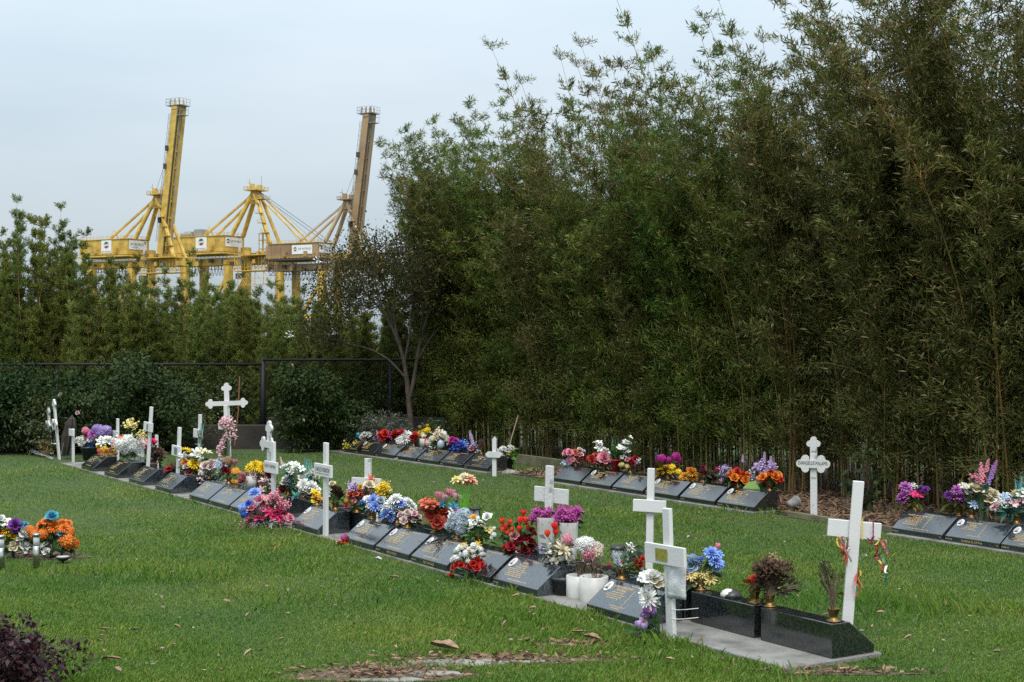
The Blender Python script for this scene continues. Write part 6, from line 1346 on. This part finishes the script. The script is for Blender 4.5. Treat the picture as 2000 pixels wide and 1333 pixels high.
for (px_, ci) in ((1686, 1), (1705, 2)):
    a = at(px_, 1016, cb.y - .028) - t.location; b = at(px_ + (-3 if ci == 1 else 1), 1053, cb.y - .028) - t.location
    MB().box(((a + b) / 2)[:], (.007, .004, (a - b).length + .01)).build('ribbon', RIB[ci], t)
# bare twigs on the third stone
t = small('bare_twigs', 'bare black twigs sprawling over a granite memorial', 'twigs', ROW1.pt(870, .2, SLAB + SH)); rgx = random.Random(6); TW = mat('black_twig', (.02, .017, .015), .8)
for k in range(9):
    q = Vector((rgx.uniform(-.05, .05), .02, .0)); pts = [q]; d = Vector((-.5 + rgx.uniform(-.35, .25), -.55 + rgx.uniform(-.2, .2), -.35))
    for i in range(7): d = d + Vector((rgx.gauss(0, .3), rgx.gauss(0, .25), rgx.gauss(0, .1))); q = q + d.normalized() * .033; q.z = max(q.z, -.2 + .03); pts.append(q.copy())
    for i, q_ in enumerate(pts):   # lie just above the sloping face
        loc = (t.location + q_); f = (loc - ROW1.p).dot(ROW1.n); zf = SLAB + (LIP + (SH - LIP) * min(max(f / .19, 0), 1)) + .012; pts[i].z = max(q_.z, zf - t.location.z)
    MB().tube(pts, [.004 - .0004 * i for i in range(len(pts))], 4).build('twig', TW, t)
_p = ROW1.pt(815, .62, 0); MB_ = MB().tube([(0, 0, 0), (.01, 0, .16), (-.005, 0, .24), (.02, .01, .36)], [.006, .005, .004, .002], 5).tube([(-.002, 0, .22), (-.03, 0, .31)], [.003, .001], 4)
tag(MB_.build('dead_twig', TWIG, None, loc=_p), 'single dead brown stem left of the coral red peonies', 'stem')
# leaning dead cane by the bamboo
_a = ROW2.pt(985, .8); _b = at(1012, 812, _a.y + .3)
tag(MB().tube([(0, 0, 0), (_b - _a) * .5 + Vector((0, 0, .02)), _b - _a], .008, 6).build('dead_cane', mat('dry_cane', (.28, .20, .12), .7), None, loc=_a), 'pale dead cane leaning above the white mums pot', 'cane')
_a = G(455, 872); _a.y = 22.4; _a.x = at(458, 0, 22.4).x; _a.z = .1; _b = at(468, 735, 22.4)
tag(MB().tube([(0, 0, 0), (_b - _a) * .5 + Vector((.02, 0, 0)), _b - _a], .009, 6).build('dead_cane', mat('rusty_cane', (.26, .11, .05), .7), None, loc=_a), 'rust brown dead cane standing right of the tall budded cross', 'cane')
# rocks and little things
ROCK = mat('pale_weathered_rock', (.33, .32, .29), .9, col2=(.15, .14, .12), scale=14, bump=.8, bscale=30); SANDST = mat('pale_sandstone', (.27, .26, .235), .9, col2=(.15, .14, .12), scale=9, bump=.7, bscale=40)
def rock(name, label, p, d, seed, m=ROCK):
    bm = bmesh.new(); bmesh.ops.create_icosphere(bm, subdivisions=3, radius=1); r_ = random.Random(seed); ph = [Vector((r_.gauss(0, 1), r_.gauss(0, 1), r_.gauss(0, 1))) for _ in range(7)]
    for v in bm.verts:
        q = 1 + sum(.07 * math.sin(v.co.dot(h_) * 2.6 + i) for i, h_ in enumerate(ph)); v.co = Vector((v.co.x * d[0] * q, v.co.y * d[1] * q, v.co.z * d[2] * q))
    me = bpy.data.meshes.new(name); bm.to_mesh(me); bm.free(); return tag(obj(name, me, m, None, p), label, 'stone')
rock('rock', 'pale rock in front of the angel statue', G(998, 925), (.13, .09, .05), 3)
for i, (px, py, dx_, dy_, lab) in enumerate(((905, 1296, .34, .10, 'largest pale half buried stone slab in the bare soil at the bottom'), (1010, 1293, .22, .05, 'narrow pale stone slab right of the largest one'), (845, 1318, .16, .05, 'small pale stone slab left of the largest one'), (770, 1330, .2, .04, 'pale stone slab edge at the very bottom'))):
    rock('stone_slab', lab, G(px, py) + Vector((0, 0, -.008)), (dx_, dy_, .025), 20 + i, SANDST)
BARK = mat('pale_shed_bark', (.36, .25, .16), .85, col2=(.20, .12, .075), scale=20, bump=.5)
DRYLEAF = mat('dry_brown_leaf', (.25, .17, .11), .8, objrand=.45); LITTER = mat('leaf_litter', (.17, .105, .062), .9, island=.5)
def curl_mesh(L, Wd, curl, seed, tw=.4):
    r_ = random.Random(seed); vs = []; n = 7
    for i in range(n + 1):
        f = i / n; wd = Wd * math.sin(PI * min(1, .08 + f * .9)) ** .7 * r_.uniform(.8, 1.1) / 2; x = (f - .5) * L
        for j in (-1, 0, 1): vs.append((x, j * wd, .004 + curl * (abs(j) * wd * 1.2) + .22 * L * curl * (f - .4) ** 2 + tw * j * wd * (f - .5)))
    n3 = len(vs); vs += [(v[0], v[1], v[2] - .0025) for v in vs]
    fs = [(i * 3 + j, i * 3 + j + 1, i * 3 + j + 4, i * 3 + j + 3) for i in range(n) for j in (0, 1)]; fs += [tuple(q + n3 for q in f[::-1]) for f in fs]
    me = bpy.data.meshes.new('curl'); me.from_pydata(vs, [], fs); me.update(); return me
for i, (px, py, L, wd, rz, lab) in enumerate(((868, 1277, .17, .075, -.35, 'large pale curl of shed bark on the grass at the bottom centre'), (1155, 1258, .10, .05, -.4, 'curled brown bark piece on the grass left of the bag cross flowers'), (1130, 1246, .10, .02, .4, 'thin bark strip left of the curled brown piece'), (770, 1137, .075, .025, .3, 'small bark piece on the lawn below the twig covered stone'), (853, 1113, .07, .04, -.2, 'brown bark piece at the foot of the twig covered stone'), (205, 1240, .07, .018, .3, 'pale bark strip on the lawn right of the purple shrub'), (222, 1298, .08, .02, -.1, 'second pale bark strip on the lawn right of the purple shrub'))):
    o = obj('bark_piece', curl_mesh(L, wd, .8, 40 + i), BARK, None, G(px, py) + Vector((0, 0, .03))); o.rotation_euler = (.1, .1, rz); tag(o, lab, 'bark')
for i, (px, py, lab) in enumerate(((738, 1103, 'white scrap of plastic on the lawn before the portrait stones'), (1345, 1060, 'white plastic scrap on the lawn right of the bag cross'), (1687, 1097, 'white tissue scrap on the lawn right of the nearest cross'), (773, 903, 'white plastic scrap on the lawn before the far group'), (75, 918, 'small white toy scrap on the lawn at the left'))):
    o = obj('litter_scrap', curl_mesh(.06, .03, 1.2, 60 + i, 1.0), WHITEPOT, None, G(px, py) + Vector((0, 0, .035))); o.rotation_euler = (.3, .2, i); tag(o, lab, 'litter')
# dry leaves: the large ones singly, the rest as litter
r_ = random.Random(77); LM = [curl_mesh(.06, .024, .9, 90 + i, .8) for i in range(6)]
n_l = 0
while n_l < 70:
    px, py = r_.uniform(150, 1980), r_.triangular(1060, 1330, 1325)
    p = G(px, py); f = (p - ROW1.p).dot(ROW1.n)
    if -.1 < f < .8 and p.x < 2.6: continue
    o = obj('dry_leaf', LM[n_l % 6], DRYLEAF, None, p + Vector((0, 0, r_.uniform(.025, .05)))); s_ = r_.uniform(.35, .95); o.scale = (s_, s_, s_); o.rotation_euler = (r_.gauss(0, .25), r_.gauss(0, .25), r_.uniform(0, 6.3))
    tag(o, 'dry curled brown leaf lying on the front lawn', 'leaf', 'dry leaves on the lawn'); n_l += 1

rng = np.random.default_rng(31)
def scatter(name, P, L, wd, m, seed, up=.25, droop=.05, label=None, cat=None):
    g = np.random.default_rng(seed); n = len(P); D = g.normal(size=(n, 3)); D[:, 2] = np.abs(D[:, 2]) * up
    LL = L * g.uniform(.4, 1.3, n); v, f = leaf_quads(P, D, LL, LL * wd, g, droop); o = obj(name, np_mesh(name, v, f), m); o['kind'] = 'stuff'; return o
# mulch and bamboo litter
sL = ROW2.s_of(ROW2.pt(965)); n = 16000; ss = rng.uniform(sL, 4.4, n); oo = rng.uniform(.2, 2.2, n) ** 1.0
ok = ~((oo < .40) & (((ss > ROW2.s_of(ROW2.pt(1090))) & (ss < ROW2.s_of(ROW2.pt(1476)))) | (ss > ROW2.s_of(ROW2.pt(1745)))))
P = np.array(ROW2.p)[None] + np.array(ROW2.d)[None] * ss[:, None] + np.array(ROW2.n)[None] * oo[:, None]; P[:, 2] = rng.uniform(.008, .03, n)
scatter('bamboo_leaf_litter', P[ok], .10, .16, LITTER, 1)
# tiny pale scraps and fallen petals on the lawn
n = 420; py_ = 900 + 430 * rng.uniform(0, 1, n) ** .8; px_ = rng.uniform(-100, 2100, n); Y_ = FPX * EYE / (py_ - HY)
scatter('lawn_scraps', np.stack([(px_ - 1000) * Y_ / FPX, Y_, rng.uniform(.018, .035, n)], 1), .028, .40, mat('pale_dry_scrap', (.26, .20, .14), .9, island=.45), 9)
# litter on the bare soil
pts = []
for poly, cnt in zip(soil_polys, (520, 420, 160, 60, 160, 180)):
    c = np.mean(poly, 0); e = np.array(poly) - c
    for k in range(cnt): q = c + e[rng.integers(len(e))] * rng.uniform(0, 1.15); pts.append((q[0], q[1], rng.uniform(.006, .03)))
scatter('dry_leaf_litter', np.array(pts), .05, .28, LITTER, 2)

# ------------------------------------------------------------------ the grass
def grass(n, seed):
    g = np.random.default_rng(seed)
    py = 888 + (1350 - 888) * g.uniform(0, 1, n) ** .9; px = g.uniform(-260, 2260, n)
    Y = FPX * EYE / (py - HY); X = (px - 1000) * Y / FPX; Pt = np.stack([X, Y], 1)
    keep = Y < 22.9
    def inrow(row, s0, s1, a, b):
        q = Pt - np.array(row.p)[None, :2]; s_ = q @ np.array(row.d)[:2]; f_ = q @ np.array(row.n)[:2]; return (s_ > s0) & (s_ < s1) & (f_ > a) & (f_ < b), s_, f_
    e1, s1_, f1_ = inrow(ROW1, -99, s_end + .02, -.01, .70)
    keep &= ~(e1 & (g.uniform(size=n) > .012))
    q = Pt - np.array(ROW2.p)[None, :2]; f2 = q @ np.array(ROW2.n)[:2]; s2 = q @ np.array(ROW2.d)[:2]
    stones2 = ((s2 > ROW2.s_of(ROW2.pt(1085))) & (s2 < ROW2.s_of(ROW2.pt(1478)))) | (s2 > ROW2.s_of(ROW2.pt(1738)))
    edge = np.where(stones2, -.05, .10 + .06 * np.sin(s2 * 5)); keep &= ~((f2 > edge) & (s2 > sL - .2) & (g.uniform(size=n) > .02 * (f2 < 1)))
    e3, _, _ = inrow(ROW3, -2.2, ROW3.s_of(ROW3.pt(956)), -.045, .40); keep &= ~e3
    for poly in soil_polys:
        c = np.mean(poly, 0); e = np.array(poly) - c; ang = np.arctan2(Pt[:, 1] - c[1], Pt[:, 0] - c[0]); rr = np.hypot(Pt[:, 0] - c[0], Pt[:, 1] - c[1])
        pa = np.arctan2(e[:, 1], e[:, 0]); o_ = np.argsort(pa); pr = np.interp(ang, pa[o_], np.hypot(e[:, 0], e[:, 1])[o_], period=2 * PI)
        keep &= ~((rr < pr * g.uniform(.62, 1.12, n)) & (g.uniform(size=n) > .08))
    Pt = Pt[keep]; X, Y = Pt[:, 0], Pt[:, 1]; m = len(X); f1 = f1_[keep]; s1 = s1_[keep]
    patch = np.sin(X * 1.7 + 1.3 * np.sin(Y * .9)) + np.sin(Y * 1.3 + 2.1 * np.sin(X * .8 + 1)) + .6 * np.sin(X * 5.1 + Y * 3.7) + .5 * np.sin(Y * 7.3 - X * 2.9)
    h = .018 + .005 * np.clip(patch, -1.5, 2); edge_b = (np.abs(f1 + .05) < .035) | (np.abs(f1 - .75) < .05)
    h = np.where(edge_b & (s1 < s_end), h * 1.35, h); h = h * g.uniform(.5, 1.35, m) * np.where(g.uniform(size=m) < .025, 2.0, 1)
    wd = np.clip(.0022 + .00024 * Y, .003, .009) * g.uniform(.7, 1.3, m)
    a = g.uniform(0, 2 * PI, m); ln = g.uniform(.15, 1.0, m) * h; dirx, diry = np.cos(a), np.sin(a); b = a + PI / 2 + g.normal(0, .5, m); wx, wy = np.cos(b) * wd / 2, np.sin(b) * wd / 2
    z0 = np.zeros(m)
    v0 = np.stack([X - wx, Y - wy, z0], 1); v1 = np.stack([X + wx, Y + wy, z0], 1)
    v2 = np.stack([X + dirx * ln * .4 + wx * .8, Y + diry * ln * .4 + wy * .8, h * .62], 1); v3 = np.stack([X + dirx * ln, Y + diry * ln, h], 1)
    # longer untrimmed tufts along the stones and in a few places on the lawn
    T = []
    for (px, py, nn, sp) in ((1770, 1178, 420, .35), (1830, 1196, 260, .25), (648, 1046, 60, .05), (620, 1042, 50, .06), (960, 1142, 90, .12), (1120, 1172, 60, .1), (1210, 1210, 160, .16), (1330, 1300, 120, .2), (490, 1036, 120, .2),
                             (1290, 1262, 160, .16), (250, 935, 60, .1), (1010, 1160, 60, .08), (700, 1075, 40, .08), (1450, 1000, 60, .12), (1500, 1004, 70, .12), (150, 1120, 150, .25), (1560, 1318, 160, .25), (1000, 1215, 120, .25), (330, 1130, 120, .3), (600, 1180, 140, .3)):
        c = G(px, py); e = g.normal(size=(nn, 2)) * sp * np.array([1, .55]); hh = g.uniform(.035, .085, nn); a_ = g.uniform(0, 2 * PI, nn); l_ = hh * g.uniform(.2, .9, nn); w_ = g.uniform(.002, .004, nn)
        bx = c.x + e[:, 0]; by = c.y + e[:, 1]; q = np.stack([bx, by], 1) - np.array(ROW1.p)[None, :2]; fr = q @ np.array(ROW1.n)[:2]; kk = (fr < -.012) | (fr > .7) | (bx > 2.4); bx, by, hh, a_, l_, w_ = (z_[kk] for z_ in (bx, by, hh, a_, l_, w_))
        z_ = np.zeros(len(bx)); T.append(np.stack([np.stack([bx - w_, by, z_], 1), np.stack([bx + w_, by, z_], 1), np.stack([bx + np.cos(a_) * l_ * .4 + w_ * .7, by + np.sin(a_) * l_ * .4, hh * .65], 1), np.stack([bx + np.cos(a_) * l_, by + np.sin(a_) * l_, hh], 1)], 1))
    V = np.concatenate([np.stack([v0, v1, v2, v3], 1)] + T).reshape(-1, 3); m = len(V) // 4; F = np.arange(m * 4).reshape(-1, 4)
    return np_mesh('grass', V, F)
def grassmat():
    m = bpy.data.materials.new('grass_blades'); m.use_nodes = True; n = m.node_tree; b = n.nodes['Principled BSDF']; L = n.links
    g = n.nodes.new('ShaderNodeNewGeometry'); r1 = n.nodes.new('ShaderNodeValToRGB'); e = r1.color_ramp.elements
    e[0].position = 0; e[0].color = (.058, .136, .014, 1); e[1].position = .8; e[1].color = (.138, .252, .032, 1)
    for pos, c in ((.93, (.13, .215, .045)), (.965, (.30, .26, .11)), (1.0, (.30, .22, .11))): k = e.new(pos); k.color = (*c, 1)
    L.new(g.outputs['Random Per Island'], r1.inputs[0])
    tcn = n.nodes.new('ShaderNodeTexCoord'); nz = n.nodes.new('ShaderNodeTexNoise'); nz.inputs['Scale'].default_value = .8; nz.inputs['Detail'].default_value = 5; L.new(tcn.outputs['Object'], nz.inputs['Vector'])
    r2 = n.nodes.new('ShaderNodeValToRGB'); r2.color_ramp.elements[0].position = .36; r2.color_ramp.elements[1].position = .66; r2.color_ramp.elements[0].color = (.70, .84, .72, 1); r2.color_ramp.elements[1].color = (1.45, 1.15, 1.1, 1); k3 = r2.color_ramp.elements.new(.74); k3.color = (2.3, 1.3, 1.9, 1)
    L.new(nz.outputs['Fac'], r2.inputs[0]); mx = n.nodes.new('ShaderNodeMix'); mx.data_type = 'RGBA'; mx.blend_type = 'MULTIPLY'; mx.inputs['Factor'].default_value = 1
    L.new(r1.outputs[0], mx.inputs['A']); L.new(r2.outputs[0], mx.inputs['B']); L.new(mx.outputs['Result'], b.inputs['Base Color']); b.inputs['Roughness'].default_value = .55; b.inputs['Specular IOR Level'].default_value = .3
    t = n.nodes.new('ShaderNodeBsdfTranslucent'); L.new(mx.outputs['Result'], t.inputs['Color']); ms = n.nodes.new('ShaderNodeMixShader'); ms.inputs[0].default_value = .3
    L.new(b.outputs[0], ms.inputs[1]); L.new(t.outputs[0], ms.inputs[2]); L.new(ms.outputs[0], n.nodes['Material Output'].inputs['Surface']); return m
go = obj('grass', grass(680000, 3), grassmat()); tag(go, 'short green lawn grass between the memorial rows', 'grass', kind='stuff')
